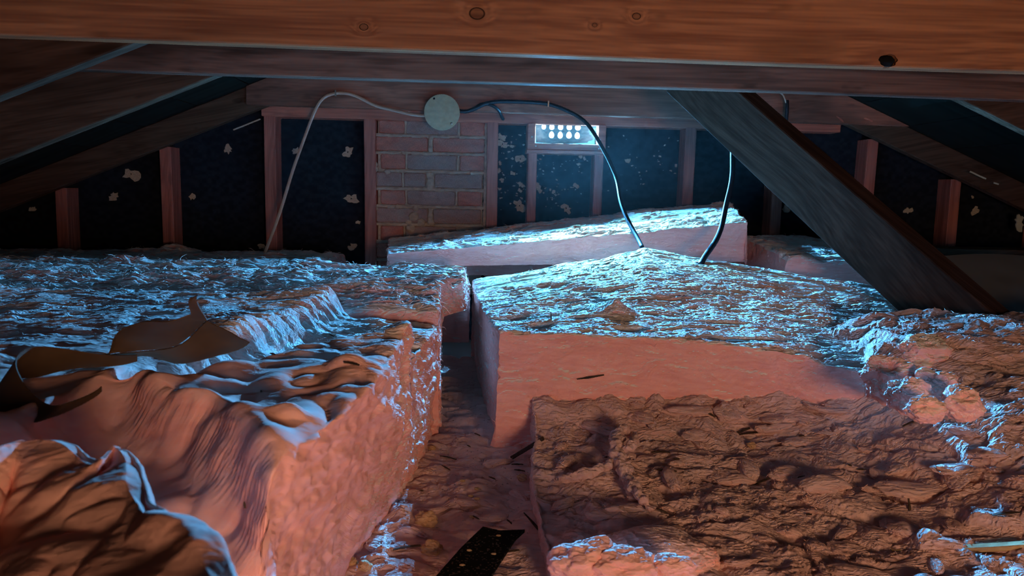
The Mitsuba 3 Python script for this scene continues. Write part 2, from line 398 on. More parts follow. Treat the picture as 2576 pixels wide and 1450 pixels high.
for (px, py, r) in ((940, 415, .016), (936, 400, .010), (944, 425, .014), (938, 505, .012), (945, 525, .010), (975, 432, .012), (1000, 520, .010), (1040, 545, .020), (1032, 575, .018), (1060, 560, .016), (1085, 560, .014), (1045, 525, .012), (1028, 560, .012), (940, 620, .013), (1085, 345, .010), (1085, 440, .012), (1083, 455, .010)):
    core.append(blob(atY(px, py, BY - .002), r, int(px + py), .35, 1.9, 2, (1, .6, .9)))
obj('mortar', join(core), 'mortar', ch, smooth=40)

# ------------------------------------------------------------------ gable vent
vent = thing('gable_vent', 'small bright gable vent with oval holes, framed in red-brown boards', 'vent')
vx0, vx1, vz0, vz1 = atY(1347, 330, FY)[0], atY(1503, 330, FY)[0], atY(1420, 363, FY)[2], .897
obj('frame_board', beam((vx0 - .016, FY + .033, vz0 - .03), (vx0 - .016, FY + .033, .887), (1, 0, 0), .032, .10, .0005, 1), 'wood_plate', vent)
obj('frame_board', beam((vx1 + .016, FY + .033, vz0 - .03), (vx1 + .016, FY + .033, .887), (1, 0, 0), .032, .10, .0005, 2), 'wood_plate', vent)
obj('frame_board', beam((vx0 - .03, FY + .037, vz0 - .012), (vx1 + .03, FY + .037, vz0 - .012), (0, 1, 0), .11, .026, .0005, 3), 'wood_plate', vent)
obj('frame_board', beam((vx0 - .034, FY + .034, vz0 - .032), (vx1 + .034, FY + .034, vz0 - .032), (0, 1, 0), .12, .014, .0005, 4), 'wood_plate', vent)
for px, py in ((1338, 344), (1348, 367), (1509, 352), (1507, 374)):
    c = atY(px, py, FY - .018)
    m = trimesh.creation.icosphere(2, .0038); m.vertices = np.array(m.vertices) * A3(1, .5, 1) + c; obj('nail_head', m, 'steel', vent, smooth=True)
VS = 2.955                                          # the perforated sheet
ov = []
for zx, zy, w_, h_ in ((825, 630, 70, 104), (955, 636, 82, 106), (1097, 638, 86, 106), (1238, 639, 88, 108), (1377, 642, 92, 112), (950, 768, 84, 110), (1090, 772, 82, 112), (1232, 772, 88, 112), (1366, 780, 84, 110)):
    c = atY(1240 + zx / 6.44, 220 + zy / 6.44, VS)
    e = affinity.scale(Point(0, 0).buffer(1, 10), w_ / 6.44 / 2 * VS / F, h_ / 6.44 / 2 * VS / F)
    pts = np.array(e.exterior.coords)
    pts[:, 0] *= 1 - .18 * pts[:, 1] / np.abs(pts[:, 1]).max()
    ov.append((c, Polygon(pts)))
sheet = np.array([atY(*q, VS)[[0, 2]] for q in ((1348, 309), (1350, 357), (1390, 360), (1440, 360), (1478, 358), (1480, 354), (1490, 352), (1497, 346), (1501, 340), (1504, 318), (1503, 309))])
S_ = Polygon(sheet).buffer(.002)
for c, e in ov: S_ = S_.difference(affinity.translate(e, c[0], c[2]))
m = trimesh.creation.extrude_polygon(S_, .0006, engine='earcut')
v, f = trimesh.remesh.subdivide_to_size(m.vertices, m.faces, .009, max_iter=14)
mm = trimesh.Trimesh(v, f); mm.merge_vertices()
v = np.array(mm.vertices)
v = np.c_[v[:, 0], VS + v[:, 2] + meshkit.fbm(np.c_[v[:, :2] * 45, v[:, 0] * 0], 3, 4) * .008, v[:, 1]]
tag(obj('perforated_sheet', (v, mm.faces), 'foil', vent, smooth=30), 'crinkled translucent sheet with nine oval holes')
OPEN = []
for c, e in ov:
    q = np.array(e.exterior.coords)[:-1]
    vv = np.vstack([[0, 0], q]); vv = c + np.c_[vv[:, 0], vv[:, 0] * 0 - .0008, vv[:, 1]]
    k_ = np.arange(len(q)); ff = np.c_[k_ * 0, k_ + 1, (k_ + 1) % len(q) + 1]
    ff = ff if np.cross(vv[ff[0, 1]] - vv[0], vv[ff[0, 2]] - vv[0])[1] < 0 else ff[:, ::-1]
    k = obj('opening', {**mikit.ply((vv, ff), 'lamp_body'), 'emitter': {'type': 'area', 'radiance': {'type': 'rgb', 'value': [2.0, 3.2, 4.0]}, 'sampling_weight': .25}}, None, vent)
    i = len(OPEN); OPEN.append(k)
    az, el, cut, wgt = ((-58, -13, 42, .38), (-40, -15, 42, .42), (-20, -16, 38, .75), (-8, -27, 26, 1.5), (4, -27, 26, 2.1), (16, -27, 26, 1.3), (32, -18, 36, 1.2), (46, -15, 42, .6), (60, -14, 42, .25))[(0, 2, 4, 6, 8, 1, 3, 5, 7)[i]]
    az, el = math.radians(az), math.radians(el)
    o_ = c + A3(0, -.006, 0); d_ = A3(math.sin(az) * math.cos(el), -math.cos(az) * math.cos(el), math.sin(el))
    scene[f'daylight_shaft_{i:03d}'] = {'type': 'spot', 'to_world': T().look_at(origin=o_.tolist(), target=(o_ + d_).tolist(), up=[0, 0, 1]), 'cutoff_angle': float(cut), 'beam_width': 8.0,
                                        'intensity': {'type': 'rgb', 'value': [DAY_I * wgt * c_ for c_ in DAY]}, 'sampling_weight': 1.2}
tag(vent + '__opening', 'oval opening, blinding with daylight')
vv, ff = box(vx0 - .02, vx1 + .02, VS + .036, VS + .038, vz0 - .02, vz1 + .01)
k = obj('daylight_pane', {**mikit.ply((vv, ff), 'lamp_body'), 'emitter': {'type': 'area', 'radiance': {'type': 'rgb', 'value': [2.2 * c_ for c_ in (.12, .62, 1)]}, 'sampling_weight': .6}}, None, vent)
tag(k, 'bright outer pane behind the crinkled sheet')

# ------------------------------------------------------------------ dust hanging in the light before the vent
m = trimesh.creation.icosphere(3, 1.0); m.vertices = np.array(m.vertices) * A3(.80, .46, .52) + A3(.36, 2.80, .84)
k = obj('dust_haze', {**mikit.ply(m, {'type': 'null'}, smooth=False), 'interior': {'type': 'homogeneous', 'sigma_t': HAZE_T, 'albedo': {'type': 'rgb', 'value': [HAZE_A] * 3}}}, None)
tag(k, 'faint blue dust haze glowing in the air around the bright vent', 'haze', kind='stuff')

# ------------------------------------------------------------------ collar ties, rafters, brace
def under_deck(v, f):
    """Cuts a timber off along the roof slopes, as its ends are cut to fit under the boards."""
    P_ = Polygon([(XC - XW, -.5), (XC + XW, -.5), (XC + XW, deck(XC + XW) - .004), (XC, RZ - .004), (XC - XW, deck(XC - XW) - .004)])
    pv, pf = plate(P_, 8, (0, -3, 0), (1, 0, 0), (0, 0, 1), (0, 1, 0))
    a, b = trimesh.Trimesh(v, f, process=False), trimesh.Trimesh(pv, pf)
    for m_ in (a, b):
        m_.merge_vertices(); trimesh.repair.fix_normals(m_)
    return trimesh.boolean.intersection([a, b], engine='manifold')


tie = thing('collar_tie', 'near orange-brown collar tie with round knots, crossing the top of the view', 'beam')
v, f = beam((-1.15, 1.52, .896 + .075), (1.60, 1.52, .892 + .075), (0, 1, 0), .04, .15, .003, 1, 48)
m = under_deck(v, f)
hc = atY(2234, 153, 1.5)
v2, f2 = blob(hc + A3(0, .004, 0), .021, 5, .2, 1.6, 3, (1, .8, .62))
try:
    m = trimesh.boolean.difference([m, trimesh.Trimesh(v2, f2)], engine='manifold')
except Exception as e: print('bool', e)
obj('timber', m, 'wood_tie', tie, smooth=30)
v2, f2 = blob(hc + A3(0, .010, 0), .019, 5, .2, 1.6, 2, (1, .7, .62))
tag(obj('knot_hole', (v2, f2), 'hole', tie, smooth=True), 'dark empty knot hole at the lower edge')
TY2 = 1.95
t2 = thing('collar_tie', 'second collar tie, dark stained, between the knotty near beam and the wall', 'beam')
obj('timber', under_deck(*beam((-1.1, TY2 + .02, .900 + .072), (1.70, TY2 + .02, .896 + .072), (0, 1, 0), .04, .144, .003, 2, 40)), 'wood_tie_dark', t2, smooth=30)
t3 = thing('collar_tie', 'rearmost collar tie against the top of the gable wall, with a split broken right end', 'beam')
obj('timber', under_deck(*beam((-.86, 2.862, .920 + .072), (1.80, 2.862, .910 + .072), (0, 1, 0), .04, .144, .003, 3, 40)), 'wood_rear', t3, smooth=30)
rs = np.random.default_rng(11)
for i in range(5):
    x = rs.uniform(1.35, 1.82); z = rs.uniform(.90, .96)
    obj('splinter', chip(A3(x, 2.838, z), A3(rs.uniform(.3, 1), -.1, rs.uniform(-.6, .6)), A3(0, -1, 0), rs.uniform(.03, .07), .007, .004, i, .3), 'wood_plate', t3)
names = {1.5: 'near', 1.95: 'second', 2.885: 'gable'}
for s, sd in ((-1, 'left'), (1, 'right')):
    for y, hh, bot in ((1.54, .15, .89), (1.99, .15, .895), (2.885, .09, None)):
        b0 = RZ - .165 if bot else RZ - .10
        xa, xe = XC + s * .02, XC + s * (XW - .25)
        za, ze = b0 - SL * .02 + hh / 2 / math.cos(math.atan(SL)), b0 - SL * (XW - .25) + hh / 2 / math.cos(math.atan(SL))
        lab = {(1.54): f'{sd} rafter meeting the knotty near beam', 1.99: f'{sd} rafter meeting the dark second collar tie', 2.885: f'{sd} sloping gable rafter above the wall studs'}[y]
        yy = y + .022 if y < 2.5 else y
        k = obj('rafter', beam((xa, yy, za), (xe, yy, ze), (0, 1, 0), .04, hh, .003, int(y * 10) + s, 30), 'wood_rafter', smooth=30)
        tag(k, lab, 'rafter')
# diagonal brace
b0, b1 = atY(1716, 172, 2.28), atY(2712, 1070, 1.45)
a_ = nrm(b1 - b0); vd = nrm((b0 + b1) / 2 - CAM)
w_ = nrm(np.cross(a_, vd)); n_ = nrm(np.cross(a_, w_))
w_ = w_ if w_[2] > 0 else -w_; n_ = n_ if np.dot(n_, vd) < 0 else -n_      # w_ up across the timber, n_ towards the camera
tl = math.radians(33)
wv = w_ * math.cos(tl) + n_ * math.sin(tl)
br = thing('diagonal_brace', 'dark heavy timber brace slanting down to the right in front of the wall', 'brace')
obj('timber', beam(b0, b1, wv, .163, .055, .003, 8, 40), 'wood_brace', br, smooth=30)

# ------------------------------------------------------------------ wiring
jb = thing('junction_box', 'round green-grey metal junction box cover on the beam above the chimney', 'junction box')
JY = 2.80
jc = atY(1112, 283, JY); jr = 43.5 * JY / F
def disc(c, r, th, ch_=.0012, n=48):
    a = np.linspace(0, 2 * np.pi, n, endpoint=False)
    path = np.array([c + A3(0, th, 0), c + A3(0, ch_, 0), c, c + A3(0, -.0002, 0)])
    return sweep(path, np.tile(A3(1, 0, 0), (4, 1)), np.tile(A3(0, 0, 1), (4, 1)), np.c_[np.cos(a), np.sin(a)][::-1] * r, [1, 1, 1 - ch_ / r, .97 - ch_ / r])
obj('box', disc(jc + A3(0, .004, 0), jr * .95, .036), 'zinc', jb, smooth=40)
hole_c = atY(1092, 248, JY)
cover = Point(0, 0).buffer(jr, 32).difference(Point(hole_c[0] - jc[0], hole_c[2] - jc[2]).buffer(.0042)).difference(Polygon([(hole_c[0] - jc[0] - .009, hole_c[2] - jc[2] - .007), (hole_c[0] - jc[0] - .003, hole_c[2] - jc[2] - .004), (hole_c[0] - jc[0] - .002, hole_c[2] - jc[2] - .007), (hole_c[0] - jc[0] - .008, hole_c[2] - jc[2] - .01)]))
obj('cover', plate(cover, .002, jc + A3(0, -.0005, 0), (1, 0, 0), (0, 0, 1), (0, 1, 0)), 'zinc', jb)
sc = atY(1136, 311, JY)
m = trimesh.creation.icosphere(2, .0052); m.vertices = np.array(m.vertices) * A3(1, .6, 1) + sc + A3(0, -.001, 0); tag(obj('screw', m, 'steel', jb, smooth=True), 'shiny screw')
tag(obj('empty_screw_hole', disc(hole_c + A3(0, .0017, 0), .0042, .001, .0002, 16), 'hole', jb), 'empty screw slot')

def wire(name, pts, r, mat, label, cat='cable', n=90, flat=1.0, sides=10):
    k = thing(name, label, cat)
    obj('sheath', tube(pts, r, n, sides, flat), mat, k, smooth=True)
    return k
WY = 2.82
wc = wire('cable', [atY(1085, 290, WY - .003), atY(1040, 289, WY), atY(990, 278, WY), atY(940, 264, WY), atY(890, 240, WY), atY(845, 235, WY), atY(815, 246, WY - .005), atY(792, 280, WY - .01), atY(765, 350, WY - .02),
           atY(738, 425, WY - .05), atY(715, 500, WY - .09), atY(692, 570, WY - .14), atY(662, 648, WY - .22), atY(648, 690, WY - .25)], .0062, 'cable_white', 'white flat cable arching from the round box down into the pink batts', flat=.6)
def staple(c, w, h, par):
    pts = [c + A3(-w / 2, .012, h * .2), c + A3(-w / 2, -.008, 0), c + A3(w / 2, -.008, 0), c + A3(w / 2, .012, 0)]
    obj('staple', tube(np.array(pts), .0016, raw=True), 'steel', par)
def clip(c, par): obj('staple', beam(c + A3(0, -.0085, -.011), c + A3(0, -.0085, .011), (1, 0, 0), .006, .004, 0, 1, 3, .001), 'steel', par)
clip(atY(845, 235, WY), wc)
bk = wire('cable', [atY(1150, 277, WY), atY(1190, 276, WY), atY(1220, 262, WY), atY(1255, 256, WY), atY(1320, 257, WY), atY(1378, 262, WY), atY(1425, 278, WY - .01), atY(1470, 305, WY - .03), atY(1500, 345, WY - .07), atY(1530, 400, WY - .13), atY(1552, 455, WY - .2),
           atY(1560, 500, WY - .27), atY(1580, 555, WY - .36), atY(1606, 604, WY - .45), atY(1616, 625, WY - .5)], .0072, 'cable_black', 'black cable stapled along the beam, crossing the bright vent into the middle batt')
clip(atY(1379, 262, WY), bk)
wire('cable', [atY(1195, 276, WY + .004), atY(1225, 262, WY + .002), atY(1243, 268, WY), atY(1258, 284, WY + .03), atY(1266, 300, WY + .08)], .006, 'cable_black', 'short black cable branching down behind the top plate right of the round box', n=40)
wire('cable', [atY(1838, 250, 2.5), atY(1845, 330, 2.45), atY(1843, 380, 2.42), atY(1841, 450, 2.38), atY(1828, 510, 2.34), atY(1815, 570, 2.28), atY(1795, 615, 2.2), atY(1772, 648, 2.12), atY(1762, 668, 2.08)], .0085, 'cable_black', 'black cable hanging from behind the diagonal brace into the batts')
kw = thing('knob_wire', 'pale wire stub with black sleeve hanging from the rear beam by the brace', 'wire')
KY = 2.80
obj('conductor', tube([atY(1962, 234, KY), atY(1970, 240, KY - .003), atY(1975, 252, KY - .004), atY(1979, 262, KY - .002)], .0028, 24, 8), 'cable_white', kw, smooth=True)
obj('sleeve', tube([atY(1980, 253, KY), atY(1980, 275, KY - .003), atY(1978, 300, KY), atY(1977, 309, KY)], .0068, 24, 10), 'cable_black', kw, smooth=True)
obj('tip', blob(atY(1976, 311, KY), .006, 2, .15, 2, 2), 'steel', kw, smooth=True)


# ------------------------------------------------------------------ insulation
def resample(pts, frac, n):
    """n points along a polyline whose segments take the given shares of them."""
    c = np.r_[0, np.cumsum(frac)] / np.sum(frac)
    return np.stack([np.interp(np.linspace(0, 1, n), c, np.asarray(pts)[:, k]) for k in range(3)], -1)


def loft(sections, fu, fv, nu, nv, smooth=2.0, post=None):
    S = np.stack([resample(s, fu, nu) for s in sections])
    c = np.r_[0, np.cumsum(fv)] / np.sum(fv)
    t = np.linspace(0, 1, nv)
    i = np.clip(np.searchsorted(c, t, 'right') - 1, 0, len(c) - 2)
    w = ((t - c[i]) / (c[i + 1] - c[i]))[:, None, None]
    G = S[i] * (1 - w) + S[i + 1] * w
    if post is not None: G = post(G)
    for k in range(3): G[..., k] = gaussian_filter(G[..., k], smooth, mode='nearest')
    return G


def gnormals(G):
    du, dv = np.gradient(G, axis=1), np.gradient(G, axis=0)
    n = np.cross(du, dv)
    l = np.linalg.norm(n, axis=-1, keepdims=True)
    n = n / np.maximum(l, 1e-12)
    for k in range(3): n[..., k] = gaussian_filter(n[..., k], 1.5)
    return n / np.maximum(np.linalg.norm(n, axis=-1, keepdims=True), 1e-9)


def ridged(p, o, seed):
    return 1 - np.abs(2 * meshkit.fbm(p, o, seed) - 1) * 2


def ruffle(G, seed, lump=.012, torn=.006, fine=.002, lump_f=11, torn_f=(20, 55, 40), side=.35, warp=.02, tilt=0.0, soft=0.2, fuzz=0.0, pillow=0.0, pil_amp=.03, pil_f=(10, 24, 20)):
    """Torn glass wool: broad lumps, shredded flakes that lean over along the fibres, rounded wads with deep creases (pillow), fine fluff; smoother and layered on cut sides."""
    n = gnormals(G)
    P = G.reshape(-1, 3); N = n.reshape(-1, 3)
    up = np.clip(N[:, 2] * 1.3 - .1, 0, 1)
    k = side + (1 - side) * up
    pil = np.clip(pillow(P) if callable(pillow) else np.full(len(P), float(pillow)), 0, 1)
    w = np.stack([meshkit.fbm(P * 14 + 3.3 * s, 2, seed + 50 + s) for s in range(3)], -1) - .5
    Q = P + w * warp
    ct, st_ = math.cos(tilt), math.sin(tilt)
    Q = np.c_[Q[:, 0] * ct + Q[:, 1] * st_, -Q[:, 0] * st_ + Q[:, 1] * ct, Q[:, 2]]
    h1 = meshkit.fbm(P * lump_f, 3, seed) - .5
    h2 = ridged(Q * A3(*torn_f), 3, seed + 9)
    gate = np.clip(meshkit.fbm(P * 17, 2, seed + 4) * 2.2 - .55, 0, 1)
    h3 = meshkit.fbm(Q * A3(110, 230, 230), 2, seed + 17) - .5
    lay = meshkit.fbm(np.c_[Q[:, 0] * 9, Q[:, 1] * 9, Q[:, 2] * 60 + w[:, 0] * 5 + 3 * meshkit.fbm(P * 7, 2, seed + 29)], 3, seed + 23) - .5
    pit = np.clip((.43 - meshkit.fbm(Q * A3(12, 34, 20) + 2.2, 2, seed + 61)) * 7, 0, 1)
    d = h1 * 2 * lump * k + h3 * 2 * fine * (.4 + .6 * k) * (1 - soft * pil) + lay * .008 * (1 - up) * (1 - .6 * pil)
    d += (1 - pil) * ((h2 - .35) * torn * (.25 + gate) * k - pit * torn * 1.5 * up)
    if fuzz: d += fuzz * (1 - up) * (2 * meshkit.fbm(P * A3(48, 48, 60) + w * 1.5, 3, seed + 77) - 1)
    if pil.max() > 0:
        b1 = np.abs(2 * meshkit.noise(Q * A3(*pil_f), seed + 31) - 1) ** .75
        b2 = np.abs(2 * meshkit.noise(Q * A3(*pil_f) * 2.3 + 5.5, seed + 32) - 1) ** .8
        b3 = np.abs(2 * meshkit.noise(Q * A3(*pil_f) * 5.1 + 9.5, seed + 33) - 1)
        d += pil * pil_amp * ((b1 - .5) + .5 * (b2 - .5) + .2 * (1 - soft) * (b3 - .5)) * (.35 + .65 * k) * (.35 + .65 * up)
    d += (meshkit.fbm(Q * A3(240, 420, 420), 2, seed + 41) - .5) * fine * 1.1 * (.3 + .7 * k) * (1 - soft * pil)
    V = P + N * d[:, None]
    lean = np.clip(h2, 0, 1) * gate * up * (1 - pil)
    V[:, 1] -= lean * torn * .9
    V[:, 0] += (meshkit.noise(P * 23, seed + 71) - .5) * lean * torn * 1.6
    return V.reshape(G.shape)


def bump_at(G, pts):
    """Peaks: (point, radius, height) pulled up out of the sheet, pointed at the top."""
    for c, r, h, lx, ly in pts:
        d = np.sqrt(((G[..., 0] - c[0]) * 1.0) ** 2 + ((G[..., 1] - c[1]) * 1.0) ** 2) / r
        w = np.clip(1 - d, 0, 1) ** 1.7
        G[..., 2] += w * h; G[..., 0] += w * w * lx; G[..., 1] += w * w * ly
    return G


SURF = {}


def fibres(G, n, seed, L=(.008, .03), wd=(.0006, .0018), lift=.6, onlyup=.2, tilt=0.0, spread=.7, curl=.5, PN=None):
    """Loose strands as narrow curved strips standing off the sheet."""
    r = np.random.default_rng(seed)
    P, N = PN if PN is not None else (G.reshape(-1, 3), gnormals(G).reshape(-1, 3))
    px, py, dz = project(P)
    rough = meshkit.fbm(P * 19, 2, seed) > .42
    w = (np.where(N[:, 2] > onlyup, 1.0, .35) * np.where((px > -150) & (px < W + 150) & (py > -100) & (py < H + 250) & (dz > .1), 1, .0) * np.where(rough, 1, .25))
    if PN is None: w *= np.linalg.norm(np.cross(np.gradient(G, axis=0), np.gradient(G, axis=1)), axis=-1).reshape(-1)
    id_ = r.choice(len(P), n, p=w / w.sum())
    p, nn = P[id_], N[id_]
    ang = tilt + r.normal(0, spread, n) + np.where(r.random(n) < .5, 0, np.pi)
    t = np.c_[np.cos(ang), np.sin(ang), r.normal(0, .25, n)]
    t -= nn * (t * nn).sum(1, keepdims=True); t /= np.linalg.norm(t, axis=1, keepdims=True)
    s = np.cross(nn, t)
    ln = r.uniform(*L, n) * r.uniform(.5, 1, n); wd_ = r.uniform(*wd, n) * np.clip(dz[id_] / 1.6, .25, 1.2) * .7; ln = ln * np.clip(dz[id_] / 1.4, .45, 1.2) * .8; lf = r.normal(lift, .35, n) ; cu = r.normal(0, curl, n); tw = r.uniform(-1, 1, n)
    k = 5
    V = np.zeros((n, k, 2, 3))
    for i, q in enumerate(np.linspace(0, 1, k)):
        c = p - nn * .0015 + (t * (q * (1 - .25 * lf * q))[:, None] + nn * (lf * (q - .55 * q * q))[:, None] + s * (cu * q * q)[:, None]) * ln[:, None]
        wv = s * np.cos(tw * 2 * q + tw)[:, None] + nn * np.sin(tw * 2 * q + tw)[:, None]
        hw = wd_ * (1 - .75 * q) * (.6 if i == 0 else 1)
        V[:, i, 0] = c + wv * hw[:, None]; V[:, i, 1] = c - wv * hw[:, None]
    base = (np.arange(n) * k * 2)[:, None, None]
    q = np.array([[2 * i, 2 * i + 1, 2 * i + 3] for i in range(k - 1)] + [[2 * i, 2 * i + 3, 2 * i + 2] for i in range(k - 1)])[None]
    return V.reshape(-1, 3), (base + q).reshape(-1, 3)


def gclose(G):
    """The sheet with its underside closed, so that it is a body."""
    nv, nu = G.shape[:2]
    return G.reshape(-1, 3), quads(nu, nv)


def batt(name, label, G, mat, cat='insulation', nf=4000, seed=1, group=None, fk=None):
    k = thing(name, label, cat, group)
    obj('wool', gclose(G), mat, k, smooth=True)
    if nf: tag(obj('fibres', fibres(G, nf, seed, **(fk or {})), 'wool_fibre_old' if mat == 'wool_old' else 'wool_fibre', k), kind='stuff')
    SURF[k] = G
    return k


def z3(px, py, z): return atZ(px, py, z)
ZA, ZB = .42, .12
# -- the big near-left batt
Er = [z3(1104, 742, ZA), z3(1022, 828, ZA), z3(940, 970, ZA - .005), z3(760, 1120, ZA - .015), z3(640, 1330, ZA - .05), z3(600, 1500, ZA - .08), z3(560, 1900, ZA - .1)]
Br = [z3(1106, 1060, ZB), z3(1085, 1110, ZB), z3(1050, 1180, ZB), z3(960, 1320, ZB), z3(900, 1400, ZB), z3(860, 1480, ZB), z3(800, 1800, ZB)]
secs, LX = [], -1.75
for e, b in zip(Er, Br): secs.append([A3(LX, e[1], .1), A3(LX, e[1], e[2]), e, b])
secs = [[A3(LX, Er[0][1] + .02, .1), A3(LX, Er[0][1] + .02, .12), A3(Er[0][0], Er[0][1] + .02, ZB), Br[0] + A3(0, .01, 0)]] + secs
secs = secs[::-1]
fold = np.array([z3(*q, ZA)[:2] for q in ((-500, 1100), (60, 1040), (180, 985), (290, 945), (400, 985), (500, 1000), (600, 1065), (665, 1140), (720, 1150), (850, 1500))])
curl = np.array([z3(*q, .44)[:2] for q in ((-300, 1160), (0, 1118), (100, 1098), (210, 1112), (330, 1180), (400, 1290), (470, 1330), (540, 1390), (600, 1470), (660, 1600))])
def sdist(P, line):
    """Signed distance in plan to a polyline (positive on its far side)."""
    d = np.full(P.shape[:2], 9.0); sg = np.ones(P.shape[:2])
    for a, b in zip(line[:-1], line[1:]):
        ab = b - a; t = np.clip(((P[..., :2] - a) @ ab) / (ab @ ab), 0, 1)
        q = P[..., :2] - (a + t[..., None] * ab)
        dd = np.linalg.norm(q, axis=-1)
        s_ = np.sign(ab[0] * q[..., 1] - ab[1] * q[..., 0])
        near = dd < d
        d = np.where(near, dd, d); sg = np.where(near, s_, sg)
    return d * sg
ss = lambda a, b, x: (lambda t: t * t * (3 - 2 * t))(np.clip((x - a) / (b - a), 0, 1))
def postA(G):
    f_, c_ = sdist(G, fold), sdist(G, curl)
    top = np.clip((G[..., 2] - .2) / .12, 0, 1)
    drop = .055 * (1 - ss(-.012, .004, f_)) - .02 * np.exp(-((f_ - .012) / .02) ** 2)
    rise = ss(.022, -.004, c_) * .068 * np.exp(-np.clip(-c_ - .01, 0, 9) / .16) + .012 * np.exp(-(c_ / .012) ** 2)
    G[..., 2] += top * -drop
    return bump_at(G, [(z3(880, 955, ZA - .02), .045, .035, .0, -.01), (z3(1015, 830, ZA), .05, .018, .012, -.012), (z3(725, 1110, ZA - .03), .022, .03, .012, 0), (z3(640, 820, ZA), .07, .018, 0, 0), (z3(330, 690, ZA), .05, .03, 0, 0), (z3(820, 740, ZA), .12, .02, 0, 0)])
GA = loft(secs, [.06, .66, .34][:3], [.3, .5, .5, .9, 1, .8, .7, .3][:len(secs) - 1], 520, 420, 2.2, postA)
GA = ruffle(GA, 11, soft=.95, fuzz=.007, torn_f=(20, 38, 30), lump=.013, torn=.005, fine=.0020, side=.5, tilt=.25, pillow=lambda P: ss(1.1, .78, P[:, 1]) * .95, pil_amp=.016, pil_f=(11, 16, 14))
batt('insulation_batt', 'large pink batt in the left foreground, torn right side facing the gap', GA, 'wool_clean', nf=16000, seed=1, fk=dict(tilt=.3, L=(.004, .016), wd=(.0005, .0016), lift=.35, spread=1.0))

rim = spline([z3(*q, .435) for q in ((-260, 1165), (0, 1118), (60, 1098), (130, 1102), (200, 1128), (262, 1160), (296, 1126), (335, 1150), (352, 1212), (395, 1268), (430, 1302), (482, 1318), (530, 1380), (600, 1470), (690, 1610))], 40)
tg = np.gradient(rim, axis=0); tg[:, 2] = 0; tg /= np.linalg.norm(tg, axis=1, keepdims=True)
nr = gaussian_filter1d(np.c_[tg[:, 1], -tg[:, 0], tg[:, 0] * 0], 3, axis=0)      # towards the camera, in plan
secs = [[p - n * .012 + A3(0, 0, -.085), p - n * .010 + A3(0, 0, -.03), p - n * .004, p + n * .008 + A3(0, 0, .003), p + n * .045 + A3(0, 0, -.012), p + n * .11 + A3(0, 0, -.045), p + n * .17 + A3(0, 0, -.12)] for p, n in zip(rim, nr)]
GQ = loft(secs, [.22, .16, .12, .25, .35, .3], [1] * 39, 240, 420, 1.6)
GQ = ruffle(GQ, 15, soft=.8, lump=.010, torn=.004, fine=.0012, side=.9, pillow=.8, pil_amp=.016, pil_f=(12, 16, 14))
obj('torn_flap', gclose(GQ), 'wool_clean', 'insulation_batt', smooth=True)
tag('insulation_batt__torn_flap', 'soft curled flap with a ragged rim')

# -- batt behind it
yb0, yb1 = Er[0][1] + .015, 2.2
xr0, xr1 = z3(1108, 738, ZA)[0], z3(1180, 692, ZA - .005)[0]
zb = ZA - .008
secs = [[A3(LX, yb0, .1), A3(LX, yb0, .12), A3(xr0, yb0, .15), A3(xr0, yb0, .15)], [A3(LX, yb0, .1), A3(LX, yb0, zb - .03), A3(xr0 - .005, yb0, zb - .03), A3(xr0, yb0, .15)],
        [A3(LX, 1.68, .1), A3(LX, 1.68, zb - .004), A3(xr0 - .012, 1.66, zb - .006), A3(xr0 - .005, 1.64, .335)], [A3(LX, 1.78, .1), A3(LX, 1.78, zb - .006), A3(xr1 - .012, 1.76, zb - .010), A3(xr1 - .005, 1.74, .335)], [A3(LX, yb1, .1), A3(LX, yb1, zb - .01), A3(xr1 - .02, yb1, zb - .02), A3(xr1, yb1, .335)], [A3(LX, yb1 + .02, .1), A3(LX, yb1 + .02, .11), A3(xr1, yb1 + .02, .15), A3(xr1, yb1 + .02, .15)]]
GB = loft(secs, [.06, .8, .2], [.12, .3, .1, .35, .12], 420, 260, 2.0, lambda G: bump_at(G, [(A3(-.95, 2.05, 0), .12, .03, 0, 0), (A3(-.45, 2.1, 0), .10, .022, 0, 0), (A3(-.2, 2.1, 0), .08, .02, 0, 0), (z3(330, 690, ZA), .06, .03, 0, 0)]))
GB = ruffle(GB, 21, .016, .010, .0025)
batt('insulation_batt', 'wide dusty batt lying behind the left foreground batt, below the dark wall', GB, 'wool_clean', nf=6000, seed=2)

# -- pale batt pieces against the wall at the left
q0 = 2.3
secs = [[A3(-2.2, q0, .1), A3(-2.2, q0, .11), A3(-.5, q0, .12), A3(-.48, q0, .1)], [A3(-2.2, q0, .1), A3(-2.2, q0 + .02, .36), A3(-.52, q0 + .02, .385), A3(-.48, q0, .1)], [A3(-2.2, 2.86, .1), A3(-2.2, 2.86, .36), A3(-.50, 2.86, .37), A3(-.46, 2.86, .1)], [A3(-2.2, 2.88, .1), A3(-2.2, 2.88, .11), A3(-.5, 2.88, .12), A3(-.48, 2.88, .1)]]
GC = ruffle(loft(secs, [.06, .8, .14], [.15, .6, .15], 300, 130, 2.0, lambda G: bump_at(G, [(A3(-1.12, 2.75, 0), .14, .03, 0, 0), (A3(-.72, 2.6, 0), .10, .012, 0, 0)])), 31, .014, .01, .0025)
batt('insulation_batt', 'dim pink batt at the left foot of the wall, where the white cable ends', GC, 'wool_clean', nf=2500, seed=3)

